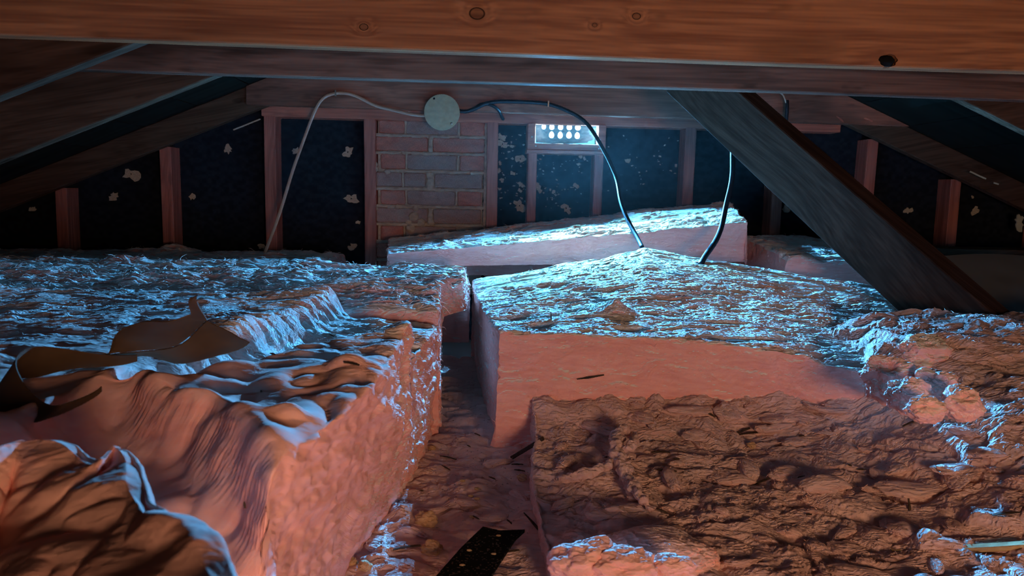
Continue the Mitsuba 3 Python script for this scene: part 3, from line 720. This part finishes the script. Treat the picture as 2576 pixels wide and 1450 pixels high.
# -- middle batt, standing proud on the others
ZM = .354
fl, fm, f3, fr = z3(1256, 836, ZM), z3(1640, 848, ZM - .003), z3(1960, 880, ZM - .02), z3(2175, 942, ZM - .052)
bl, bm, br_ = z3(1188, 706, ZM), A3(.52, 2.22, ZM + .10), A3(1.25, 2.05, ZM + .01)
down = lambda p, z: A3(p[0], p[1], z)
dl = fl + A3(-.03, .02, 0)
def sec(l, m_, r, zl, t=None): return [down(l, zl) + A3(.012, 0, 0), l, m_, (m_ + r) / 2 if t is None else t, r, down(r, zl)]
secs = [[A3(dl[0] + .01, fl[1], ZB), A3(fl[0] - .004, fl[1] - .01, ZB), A3(fm[0], fm[1] - .01, ZB), A3(f3[0], f3[1] - .01, ZB), A3(fr[0], fr[1], ZB), A3(fr[0], fr[1] + .01, ZB)], sec(fl, fm, fr, ZB, f3), sec((fl * 2 + bl) / 3 + A3(-.012, 0, 0), (fm * 2 + bm) / 3 + A3(0, 0, -.008), (fr * 2 + br_) / 3 + A3(.02, 0, 0), ZB), sec((fl + bl * 2) / 3 + A3(-.01, 0, 0), (fm + bm * 2) / 3 + A3(0, 0, .012), (fr + br_ * 2) / 3, ZB), sec(bl, bm, br_, ZB),
        [down(bl, ZB), down(bl, ZB) + A3(0, .02, 0), down(bm, ZB) + A3(0, .03, 0), down((bm + br_) / 2, ZB) + A3(0, .03, 0), down(br_, ZB) + A3(0, .03, 0), down(br_, ZB)]]
def postM(G):
    return bump_at(G, [(z3(1550, 800, ZM), .055, .035, .0, -.005), (z3(1462, 640, ZM + .03), .016, .035, 0, 0), (z3(1600, 628, ZM + .045), .05, .025, 0, 0), (z3(1350, 650, ZM), .10, .02, 0, 0), (z3(1970, 870, ZM), .03, .016, 0, 0), (z3(2120, 680, ZM), .14, .02, 0, 0), (z3(1760, 655, ZM), .035, .018, 0, 0)])
GM = loft(secs, [.16, .36, .30, .24, .1], [.26, .22, .22, .2, .1], 620, 420, 1.6, postM)
GM = ruffle(GM, 41, .008, .0040, .0016, side=.3, torn_f=(16, 60, 45), tilt=.12)
batt('insulation_batt', 'middle batt with cyan lit top and clean cut pink front face', GM, 'wool_clean', nf=6000, seed=4, fk=dict(L=(.005, .018), wd=(.0006, .0022), lift=.25, tilt=.1))

# -- tilted batt under the chimney and the vent
c_nl, c_nr, c_fl, c_fr = atY(975, 640, 2.42), atY(1880, 560, 2.45), atY(978, 600, 2.84), atY(1836, 506, 2.86)
b_nl, b_nr = atY(972, 672, 2.44), atY(1880, 660, 2.47)
mid = lambda a, b, t=.5: a * (1 - t) + b * t
def s5(l, r, zl, zr): return [down(l, zl), l, r, down(r, zr)]
secs = [[down(b_nl, .30), b_nl, b_nr, down(b_nr, .30)], s5(c_nl, c_nr, b_nl[2], b_nr[2]), s5(mid(c_nl, c_fl), mid(c_nr, c_fr), .3, .38), s5(c_fl, c_fr, .28, .36), [down(c_fl, .28), down(c_fl, .28) + A3(0, .02, 0), down(c_fr, .30) + A3(0, .02, 0), down(c_fr, .30)]]
GT = loft(secs, [.08, 1, .08], [.28, .3, .3, .1], 520, 200, 1.5, lambda G: bump_at(G, [(atY(1120, 622, 2.5), .05, .02, 0, 0), (atY(1480, 580, 2.45), .03, .02, 0, 0), (atY(1620, 530, 2.8), .15, .012, 0, 0)]))
GT = ruffle(GT, 51, .007, .006, .0018, side=.25, torn_f=(22, 60, 50))
batt('insulation_batt', 'tilted batt below the vent and chimney, higher at its cut right end', GT, 'wool_clean', nf=6000, seed=5, fk=dict(L=(.006, .02)))

# -- low batt right of it
secs = [[A3(1.0, 2.32, .2), A3(1.0, 2.32, .21), A3(1.75, 2.3, .2), A3(1.8, 2.3, .18)], [A3(1.0, 2.32, .2), A3(1.02, 2.34, .44), A3(1.72, 2.32, .40), A3(1.8, 2.3, .18)], [A3(1.0, 2.86, .2), A3(1.02, 2.86, .47), A3(1.55, 2.84, .47), A3(1.75, 2.86, .2)], [A3(1.0, 2.88, .2), A3(1.0, 2.88, .2), A3(1.6, 2.88, .2), A3(1.6, 2.88, .2)]]
GR = ruffle(loft(secs, [.1, .8, .3], [.3, .6, .15], 180, 130, 2.0), 61, .014, .008, .002)
batt('insulation_batt', 'plain pink batt between tilted batt and brace, below a lone stud', GR, 'wool_clean', nf=1500, seed=6)

# -- long low batt under the brace at the right
secs = [[A3(.95, 1.2, .12), A3(.95, 1.2, .12), A3(2.4, 1.2, .12), A3(2.5, 1.2, .1)], [A3(.95, 1.2, .12), A3(.95, 1.22, .25), A3(2.4, 1.2, .25), A3(2.5, 1.2, .1)], [A3(.95, 2.25, .12), A3(.95, 2.25, .30), A3(2.4, 2.25, .26), A3(2.5, 2.25, .1)], [A3(.95, 2.3, .12), A3(.95, 2.3, .12), A3(2.4, 2.3, .12), A3(2.5, 2.3, .1)]]
GL = ruffle(loft(secs, [.05, .8, .1], [.1, .7, .1], 200, 140, 2.0), 66, .016, .012, .003)
batt('insulation_batt', 'low old batt in the shadow behind the diagonal brace', GL, 'wool_old', nf=0, seed=6)

# -- old loose insulation on the right, foreground
def hz(G):
    x, y = G[..., 0], G[..., 1]
    return G
e_ = [z3(1345, 1085, .19), z3(1345, 1100, .185), z3(1340, 1200, .165), z3(1354, 1320, .155), z3(1400, 1450, .15)]
secs = [[A3(e_[4][0] + .02, e_[4][1] - .25, .06), A3(e_[4][0] + .02, e_[4][1] - .25, .14), A3(.75, .45, .15), A3(1.9, .45, .20), A3(1.9, .45, .1)]]
for e, zm, zr, yy in zip(e_[::-1], (.155, .165, .175, .20, .215), (.25, .27, .28, .29, .30), (0, 0, 0, 0, .02)):
    secs.append([e * A3(1, 1, 0) + A3(-.003, 0, .06), e, A3(.75, e[1], zm), A3(1.9, e[1], zr), A3(1.9, e[1], .1)])
secs.append([A3(e_[0][0], 1.40, .1), A3(e_[0][0], 1.37, .235), A3(.75, 1.34, .25), A3(1.9, 1.4, .30), A3(1.9, 1.4, .1)])
secs.append([A3(e_[0][0], 1.60, .1), A3(e_[0][0], 1.58, .24), A3(.75, 1.55, .26), A3(1.9, 1.6, .28), A3(1.9, 1.6, .1)])
def postF(G):
    y, x = G[..., 1], G[..., 0]
    top = np.clip((G[..., 2] - .10) / .04, 0, 1)
    G[..., 2] += top * (.04 * ss(.45, .95, x) * ss(.75, 1.15, y) + .075 * ss(.60, .90, x))
    return bump_at(G, [ (z3(2080, 1120, .25), .10, .02, 0, 0), (z3(2350, 1230, .25), .09, .03, 0, 0), (z3(2360, 1330, .24), .08, .03, 0, 0)])
GF = loft(secs, [.1, .5, .36, .04], [.3, .35, .4, .4, .3, .4, .2], 620, 480, 2.0, postF)
GF = ruffle(GF, 71, .016, .007, .0030, side=.6, torn_f=(13, 34, 28), lump_f=14, warp=.09, tilt=-.2, pillow=.7, pil_amp=.018, pil_f=(13, 21, 18))
rf = batt('loose_insulation', 'matted brownish pink insulation heaped over the right foreground', GF, 'wool_old', nf=16000, seed=7, fk=dict(L=(.004, .016), wd=(.0006, .0020), lift=.3, spread=.9))

# -- torn clumps: bodies of wool
def clump(c, r, seed, squash=(1, 1, .7), amp=.35, sub=5, f=1.7):
    m = trimesh.creation.icosphere(sub, 1.0); v = np.array(m.vertices)
    d = 1 + amp * 2 * (meshkit.fbm(v * f + seed * 3.7, 3, seed) - .5) + .045 * ridged(v * A3(5, 9, 9) + seed, 3, seed + 3) + .05 * (meshkit.fbm(v * 24, 2, seed + 5) - .5)
    return v * d[:, None] * r * A3(*squash) + c, np.array(m.faces)


def vis(G_or_key, px, py, rad=9):
    """The point (and normal) of a sheet that is seen at a pixel."""
    G = SURF[G_or_key] if isinstance(G_or_key, str) else G_or_key
    P = G.reshape(-1, 3); N = gnormals(G).reshape(-1, 3)
    x, y, d = project(P)
    e = np.hypot(x - px, y - py)
    idx = np.nonzero((e < rad) & (d > .05))[0]
    if len(idx) == 0: idx = np.array([np.argmin(np.where(d > .05, e, 1e9))])
    k = idx[np.argmin(d[idx])]
    return P[k], N[k] if N[k, 2] > -.2 else -N[k]


def tufts(G, spots, seed, mat, parent, rr=(.012, .03), ask=None):
    """Torn pads of wool lying half sunk in a sheet: folded tongues, too many and too much alike to count."""
    r = np.random.default_rng(seed)
    ms = []
    for px, py in spots:
        p, n = vis(G, px, py)
        q = rr[0] + (rr[1] - rr[0]) * r.random() ** 2
        a = r.normal(.1, .8)
        v, f = clump(A3(0, 0, 0), 1.0, int(r.integers(1000)), (1, 1, 1), .42, 4, 1.3)
        v = v * A3(r.uniform(1.0, 2.2), r.uniform(.6, 1.0), r.uniform(.3, .5)) * q
        v[:, 2] += .12 * v[:, 0] ** 2 / q * r.uniform(-1.2, .7)                     # bent along its length
        t = r.normal(0, .25)
        v = np.c_[v[:, 0], v[:, 1] * math.cos(t) - v[:, 2] * math.sin(t), v[:, 1] * math.sin(t) + v[:, 2] * math.cos(t)]
        v = np.c_[v[:, 0] * math.cos(a) - v[:, 1] * math.sin(a), v[:, 0] * math.sin(a) + v[:, 1] * math.cos(a), v[:, 2]]
        ms.append((v + p + n * q * .08, f))
    V, F_ = join(ms)
    tag(obj('tufts', (V, F_), mat, parent, smooth=True), kind='stuff')
    N = np.array(trimesh.Trimesh(V, F_, process=False).vertex_normals)
    tag(obj('tuft_fibres', fibres(None, len(spots) * 130, seed + 1, L=(.004, .014), wd=(.0006, .0018), lift=.25, spread=.7, PN=(V, N)), 'wool_fibre_old', parent), kind='stuff')


# -- strip in the gap
secs = [[A3(-.32, .2, .05), A3(-.30, .2, .125), A3(.18, .2, .125), A3(.20, .2, .05)], [A3(-.30, 1.0, .05), A3(-.28, 1.0, .13), A3(.16, 1.0, .13), A3(.18, 1.0, .05)], [A3(-.2, 1.42, .05), A3(-.2, 1.42, .135), A3(.16, 1.42, .135), A3(.18, 1.42, .05)], [A3(-.2, 2.2, .05), A3(-.2, 2.2, .12), A3(.16, 2.2, .12), A3(.18, 2.2, .05)]]
GG = loft(secs, [.06, 1, .06], [.5, .5, .3], 230, 380, 1.5, lambda G: bump_at(G, [(z3(1010, 1290, .13), .05, .02, 0, 0), (z3(960, 1395, .13), .03, .022, 0, 0), (z3(1180, 1230, .13), .09, .012, 0, 0)]))
GG = ruffle(GG, 81, .010, .008, .002, warp=.04, torn_f=(18, 26, 26), pillow=.7, pil_amp=.02, pil_f=(12, 20, 20))
GG_ = GG
gs = batt('loose_insulation', 'flat strip of old insulation at the bottom of the gap between the batts', GG, 'wool_old', nf=1200, seed=8, fk=dict(L=(.005, .018), wd=(.0004, .0012), lift=.3))


r_ = np.random.default_rng(17)
sp = [(x, y) for x, y in zip(r_.uniform(1400, 2600, 95), r_.uniform(1010, 1470, 95)) if y < 1330 or x > 1850]
tufts(GF, sp, 5, 'wool_old', rf, (.007, .024))
tufts(GG, [(1000, 1250), (960, 1330), (1040, 1330), (980, 1420), (1100, 1280), (1180, 1260), (1240, 1300), (1010, 1190), (1080, 1180), (1250, 1160), (930, 1380), (1150, 1110), (1240, 1220), (1300, 1240)], 6, 'wool_old', gs, (.006, .016))
cl = [((2250, 930), .045, 1), ((2330, 880), .055, 2), ((2290, 975), .03, 3), ((2355, 955), .032, 4), ((2420, 1000), .026, 5), ((2330, 1015), .022, 6)]
k = thing('insulation_tuft', 'heap of bright torn tufts where the middle batt ends beside the brace', 'insulation')
for (p, r, s) in cl:
    c = z3(*p, .34)
    obj('wad', clump(c - A3(0, 0, r * .45), r, s, (1.05, .9, .9), .4, 5), 'wool_clean', k, smooth=True)

k = thing('insulation_tuft', 'twisted rope of torn wool lying loose on the old insulation', 'insulation')
def rope(pts, r, seed, n=140, sides=28):
    path = spline(pts, n)
    t, a, b = frames(path)
    th = np.arange(sides) * 2 * np.pi / sides
    u = np.linspace(0, 1, n)
    rad = r * (.55 + .7 * np.sin(np.pi * np.clip(u * 1.05, 0, 1)) ** .5)
    ring = np.cos(th)[None, :, None] * a[:, None] + np.sin(th)[None, :, None] * b[:, None]
    P = path[:, None] + rad[:, None, None] * ring
    d = (meshkit.fbm(P.reshape(-1, 3) * A3(90, 90, 90), 3, seed) - .5).reshape(n, sides)
    P = P + ring * (d * r * 1.9)[..., None]
    return P.reshape(-1, 3), quads(sides, n, True)
on = lambda px, py, h=.006, s=GF: vis(s, px, py)[0] + A3(0, 0, h)
ms = [rope([on(1400, 1212), on(1450, 1208, .01), on(1500, 1198, .014), on(1545, 1180, .018)], .008, 1),
      rope([on(1590, 1118, .02), on(1570, 1118, .03), on(1552, 1145, .03), on(1556, 1175, .022), on(1575, 1220, .016), on(1610, 1260, .012), on(1650, 1298, .010)], .0095, 2),
      rope([on(1552, 1150, .02), on(1580, 1165, .03), on(1598, 1140, .028), on(1588, 1115, .025)], .006, 3)]
for m_ in ms: obj('strand', m_, 'wool_old', k, smooth=True)

k = thing('insulation_tuft', 'big soft wad of wool at the bottom edge right of the gap', 'insulation')
c = z3(1650, 1415, .145)
obj('wad', clump(c, .068, 21, (1.15, .9, .55), .22, 6, 1.2), 'wool_clean', k, smooth=True)
for (px, py, r, sd_) in ((1480, 1425, .036, 22), (1560, 1440, .034, 23), (1690, 1432, .020, 24)):
    obj('wad', clump(z3(px, py, .20), r, sd_, (1.2, .8, .75), .35, 5), 'wool_clean', k, smooth=True)

# ------------------------------------------------------------------ kraft paper
def thick(P, F_, t):
    m = trimesh.Trimesh(P, F_, process=False)
    n = m.vertex_normals
    v = np.vstack([P - n * t / 2, P + n * t / 2])
    e = m.edges[trimesh.grouping.group_rows(m.edges_sorted, require_count=1)]
    k = len(P)
    sidef = np.vstack([np.c_[e[:, 0], e[:, 1], e[:, 1] + k], np.c_[e[:, 0], e[:, 1] + k, e[:, 0] + k]])
    return v, np.vstack([m.faces[:, ::-1], m.faces + k, sidef])
pz = lambda px, py, z: atZ(px, py, z)
crease = spline([pz(262, 892, .435), pz(330, 884, .437), pz(400, 878, .44), pz(455, 862, .448), pz(490, 832, .46), pz(517, 806, .472)], 24)
uppr = spline([pz(280, 884, .437), pz(290, 845, .455), pz(330, 818, .47), pz(390, 808, .48), pz(440, 806, .485), pz(478, 792, .49)], 24)
lowr = spline([pz(330, 900, .425), pz(400, 902, .424), pz(450, 915, .42), pz(540, 897, .425), pz(600, 880, .43), pz(628, 862, .44)], 24)
def ruled(a, b, n=10, wav=.002, seed=0):
    t = np.linspace(0, 1, n)[:, None, None]
    G = a[None] * (1 - t) + b[None] * t
    G = G + A3(0, .3, 1) * ((meshkit.fbm(G * 28, 2, seed) - .5) * wav * 2)[..., None] * np.sin(np.pi * np.linspace(0, 1, n))[:, None, None]
    return G.reshape(-1, 3), quads(len(a), n)
kp = thing('kraft_paper', 'torn leaf-shaped scrap of brown kraft paper standing on the left foreground batt', 'paper')
obj('upper_flap', thick(*ruled(crease, uppr, 12, .008, 1), .0012), 'kraft', kp, smooth=30)
lw2 = spline([pz(515, 812, .468), pz(560, 826, .462), pz(600, 842, .455), pz(628, 862, .44)], 24)
obj('lower_flap', thick(*ruled(crease + A3(0, .004, -.002), lowr, 12, .006, 2), .0012), 'kraft', kp, smooth=30)
tab0, tab1 = spline([pz(478, 800, .483), pz(478, 780, .50), pz(474, 762, .515), pz(480, 748, .525)], 12), spline([pz(518, 806, .472), pz(512, 790, .495), pz(500, 770, .51), pz(496, 745, .528)], 12)
obj('tab', thick(*ruled(tab0, tab1, 6, .004, 3), .0012), 'kraft', kp, smooth=30)
# the strip that loops round at the left edge
yy_ = [.80, .79, .78, .77, .75, .73, .70, .68, .66, .65, .66, .68]
topl = spline([atY(*q, y) for q, y in zip(((345, 893), (230, 888), (150, 876), (100, 872), (60, 882), (42, 905), (52, 950), (80, 990), (130, 1020), (165, 1016), (205, 1002), (255, 972)), yy_)], 80)
botl = spline([atY(*q, y) for q, y in zip(((345, 910), (230, 925), (150, 935), (90, 950), (40, 955), (-10, 985), (-30, 1040), (20, 1072), (75, 1066), (120, 1054), (180, 1030), (256, 984)), yy_)], 80)
lp = thing('kraft_paper', 'brown kraft paper strip looping round at the left edge of the view', 'paper')
obj('strip', thick(*ruled(botl, topl, 10, .003, 5), .0013), 'kraft', lp, smooth=30)

# ------------------------------------------------------------------ debris
sh = thing('shingle_scrap', 'black torn asphalt shingle scrap on the old insulation at the bottom edge', 'shingle')
corners = [(1215, 1332), (1256, 1342), (1320, 1340), (1296, 1362), (1255, 1425), (1215, 1490), (1060, 1500), (1160, 1385)]
sp_ = [vis(gs, *q)[0] for q in corners]
zs = .150
pl = Polygon([tuple(atZ(*q, zs)[:2]) for q in corners])
obj('mat', plate(pl, .004, (0, 0, zs), (1, 0, 0), (0, 1, 0), (0, .05, 1)), 'shingle', sh)
for i, (px, py) in enumerate(((1254, 1348), (1180, 1385), (1242, 1394), (1163, 1422))):
    c = atZ(px, py, zs + .005); obj('chip', blob(c, .0026, i, .4, 2, 2, (1.3, .8, .35)), 'lath', sh)
st = vis(gs, 1330, 1125)[0]
tw = thing('twig', 'thick dark stick leaning across the gap beside the old insulation', 'twig')
p0, p1 = vis(gs, 1290, 1150)[0] + A3(0, 0, .004), vis(GF, 1368, 1103)[0] + A3(0, 0, .006)
obj('stem', beam(p0, p1, (0, 0, 1), .007, .006, .001, 3, 10, .001), 'twig', tw)
lt = thing('lath_strip', 'long tan wooden strip lying flat in the right foreground', 'strip')
p0, p1 = vis(GF, 2235, 1374)[0] - A3(0, 0, .004), vis(GF, 2590, 1366)[0] + A3(0, 0, .002)
obj('strip', beam(p0, p1, (0, 0, 1), .007, .012, .002, 3, 12, .001), 'lath', lt)

where = [(1388, 795, 'M', 90, 24), (1415, 742, 'M', 25, 26), (1435, 756, 'M', 20, 10), (1700, 684, 'M', 5, 40), (1595, 718, 'M', 80, 12), (1708, 768, 'M', 60, 24), (1732, 826, 'M', 5, 18), (1795, 848, 'M', 30, 26), (1855, 853, 'M', 8, 55), (1960, 778, 'M', 30, 22), (1820, 742, 'M', 40, 14), (1330, 822, 'M', 80, 8),
         (885, 915, 'A', 8, 34), (832, 842, 'A', 60, 16), (692, 890, 'A', 40, 14), (220, 1108, 'A', 60, 34), (620, 1265, 'A', 85, 14), (880, 1180, 'A', 10, 10), (655, 985, 'A', 60, 5),
         (1497, 1182, 'F', 25, 20), (1657, 1135, 'F', 18, 40), (1675, 1180, 'F', 20, 44), (1700, 1150, 'F', 8, 14), (1890, 1085, 'F', -8, 60), (1868, 1078, 'F', -30, 34), (2020, 1092, 'F', 4, 12), (2140, 1165, 'F', 30, 8), (2045, 1220, 'F', 15, 16), (1910, 1210, 'F', -20, 60), (2030, 1294, 'F', 4, 12), (2290, 1062, 'F', 6, 44), (2165, 1180, 'F', 10, 20), (2240, 945, 'F', 25, 40), (2280, 960, 'F', -45, 60), (1670, 1285, 'F', 8, 26), (2010, 1200, 'F', 20, 16), (1780, 1035, 'F', 30, 30), (1480, 955, 'M', -10, 60), (2530, 1290, 'F', 15, 60), (2283, 1275, 'F', 85, 40), (1430, 1150, 'F', 35, 14), (1520, 1148, 'F', 20, 10),
         (1135, 1150, 'G', 0, 40), (1128, 1175, 'G', 60, 22), (1205, 1090, 'G', 50, 14), (1260, 1085, 'G', 25, 30), (1180, 1118, 'G', 60, 10), (1058, 1232, 'G', 20, 9), (1200, 1300, 'G', 70, 16), (1305, 1165, 'G', 5, 26), (1310, 1180, 'G', 15, 24), (1350, 1320, 'G', 70, 70), (1290, 1385, 'G', -30, 34), (1285, 1310, 'G', 70, 14), (1030, 1385, 'G', -30, 60), (1330, 1090, 'G', -40, 10), (1240, 1200, 'G', 60, 20)]
srf = {'M': GM, 'A': GA, 'F': GF, 'G': GG}
place = {'M': 'on the middle batt', 'A': 'on the left foreground batt', 'F': 'on the matted insulation at the right', 'G': 'in the gap between the batts'}
ordn = lambda n: 'first second third fourth fifth sixth seventh eighth ninth tenth eleventh twelfth thirteenth fourteenth fifteenth sixteenth seventeenth eighteenth nineteenth twentieth twenty-first twenty-second twenty-third twenty-fourth'.split()[n]
for i, (px, py, s, deg, ln) in enumerate(where):
    p, n = vis(srf[s], px, py)
    d = project(p)[2]
    a = math.radians(deg)
    ax = RT * math.cos(a) - UP * math.sin(a)
    if abs(deg) < 75: ax = ax - n * np.dot(ax, n) * .8
    L = ln * d / F * 1.15
    k = obj('twig', chip(p + n * .003, ax, n if abs(np.dot(nrm(ax), n)) < .9 else A3(0, -1, .1), L, max(.0018, min(.004, L * .14)), .0018, i, .12), 'twig')
    rank = sorted(w[0] for w in where if w[2] == s).index(px)
    tag(k, f'{"long" if ln > 32 else "short"} dark splinter {place[s]}, {ordn(rank)} from the left there', 'twig', f'dark splinters {place[s]}')
for i, (px, py, r, s) in enumerate(((1090, 1380, .0215, 'G'), (1090, 1123, .011, 'G'), (918, 1422, .015, 'G'), (1315, 1198, .013, 'G'), (1075, 1310, .026, 'G'), (1885, 1118, .012, 'F'), (885, 1410, .012, 'G'))):
    p, n = vis(srf[s], px, py)
    lab = ('round amber wad of wool left of the black shingle scrap', 'small amber wad at the foot of the left foreground batt', 'pale amber wad at the bottom edge left of the shingle', 'amber wad beside the dark sticks in the gap', 'mouldy amber wad in the gap above the shingle', 'pale amber wad among the matted insulation at the right', 'greenish amber wad at the lower left of the gap')[i]
    tag(obj('wool_wad', blob(p + A3(0, 0, r * .2), r * .55, i + 3, .42, 2.2, 4, (1.15, .95, .8)), 'amber_wool', smooth=True), lab, 'wool wad')
for i, (px, py) in enumerate(((1170, 1207), (1203, 1224), (1184, 1244), (1193, 1253), (1192, 1296))):
    p, n = vis(GG, px, py)
    tag(obj('seed', blob(p + n * .002, .0036, i, .1, 2, 2, (1.3, .8, .6)), 'lath', smooth=True), f'tiny pale seed on the strip in the gap, {ordn(i)} from the top', 'seed', 'pale seeds in the gap')

# ------------------------------------------------------------------ right background
lg = thing('ledge_board', 'dark board lying level in the far right corner behind the brace', 'board')
p = atY(2380, 626, 2.45)
obj('plank', beam(A3(p[0] - .2, 2.52, p[2] - .012), A3(p[0] + .9, 2.52, p[2] - .012), (0, 1, 0), .14, .024, .002, 5, 12), 'wood_rafter', lg)
ds = thing('dark_sheet', 'dim grey sheet slumped in the corner right of the brace', 'sheet')
a = spline([atY(2330, 650, 2.0), atY(2450, 640, 2.0), atY(2620, 650, 2.0), atY(2800, 700, 2.0)], 30)
b = spline([atY(2380, 860, 1.75), atY(2500, 860, 1.7), atY(2650, 880, 1.7), atY(2850, 900, 1.7)], 30)
obj('sheet', thick(*ruled(a, b, 14, .02, 8), .002), 'dark_sheet', ds, smooth=True)
for i, (p0, p1, w) in enumerate((((587, 327), (655, 300), .005), ((2440, 432), (2480, 450), .006), ((2500, 460), (2512, 464), .006))):
    q0, q1 = atY(*p0, 2.835), atY(*p1, 2.835)
    if i: q0, q1 = atY(*p0, 2.80), atY(*p1, 2.80)
    tag(obj('mastic_smear', beam(q0, q1, (0, 0, 1), w, .004, .001, i, 6, .001), 'mastic'), ('thin pale smear along the left gable rafter', 'longer pale smear on the right roof slope', 'small pale smear on the right roof slope')[i], 'sealant')
tag(obj('torn_rag', plate(splat(.028, 3, 18, .4, .7), .006, atY(2565, 560, 2.88), (1, 0, 0), (0, 0, 1), (0, 1, .2)), 'mastic'), 'pale crumpled scrap at the right edge under the roof slope', 'scrap')
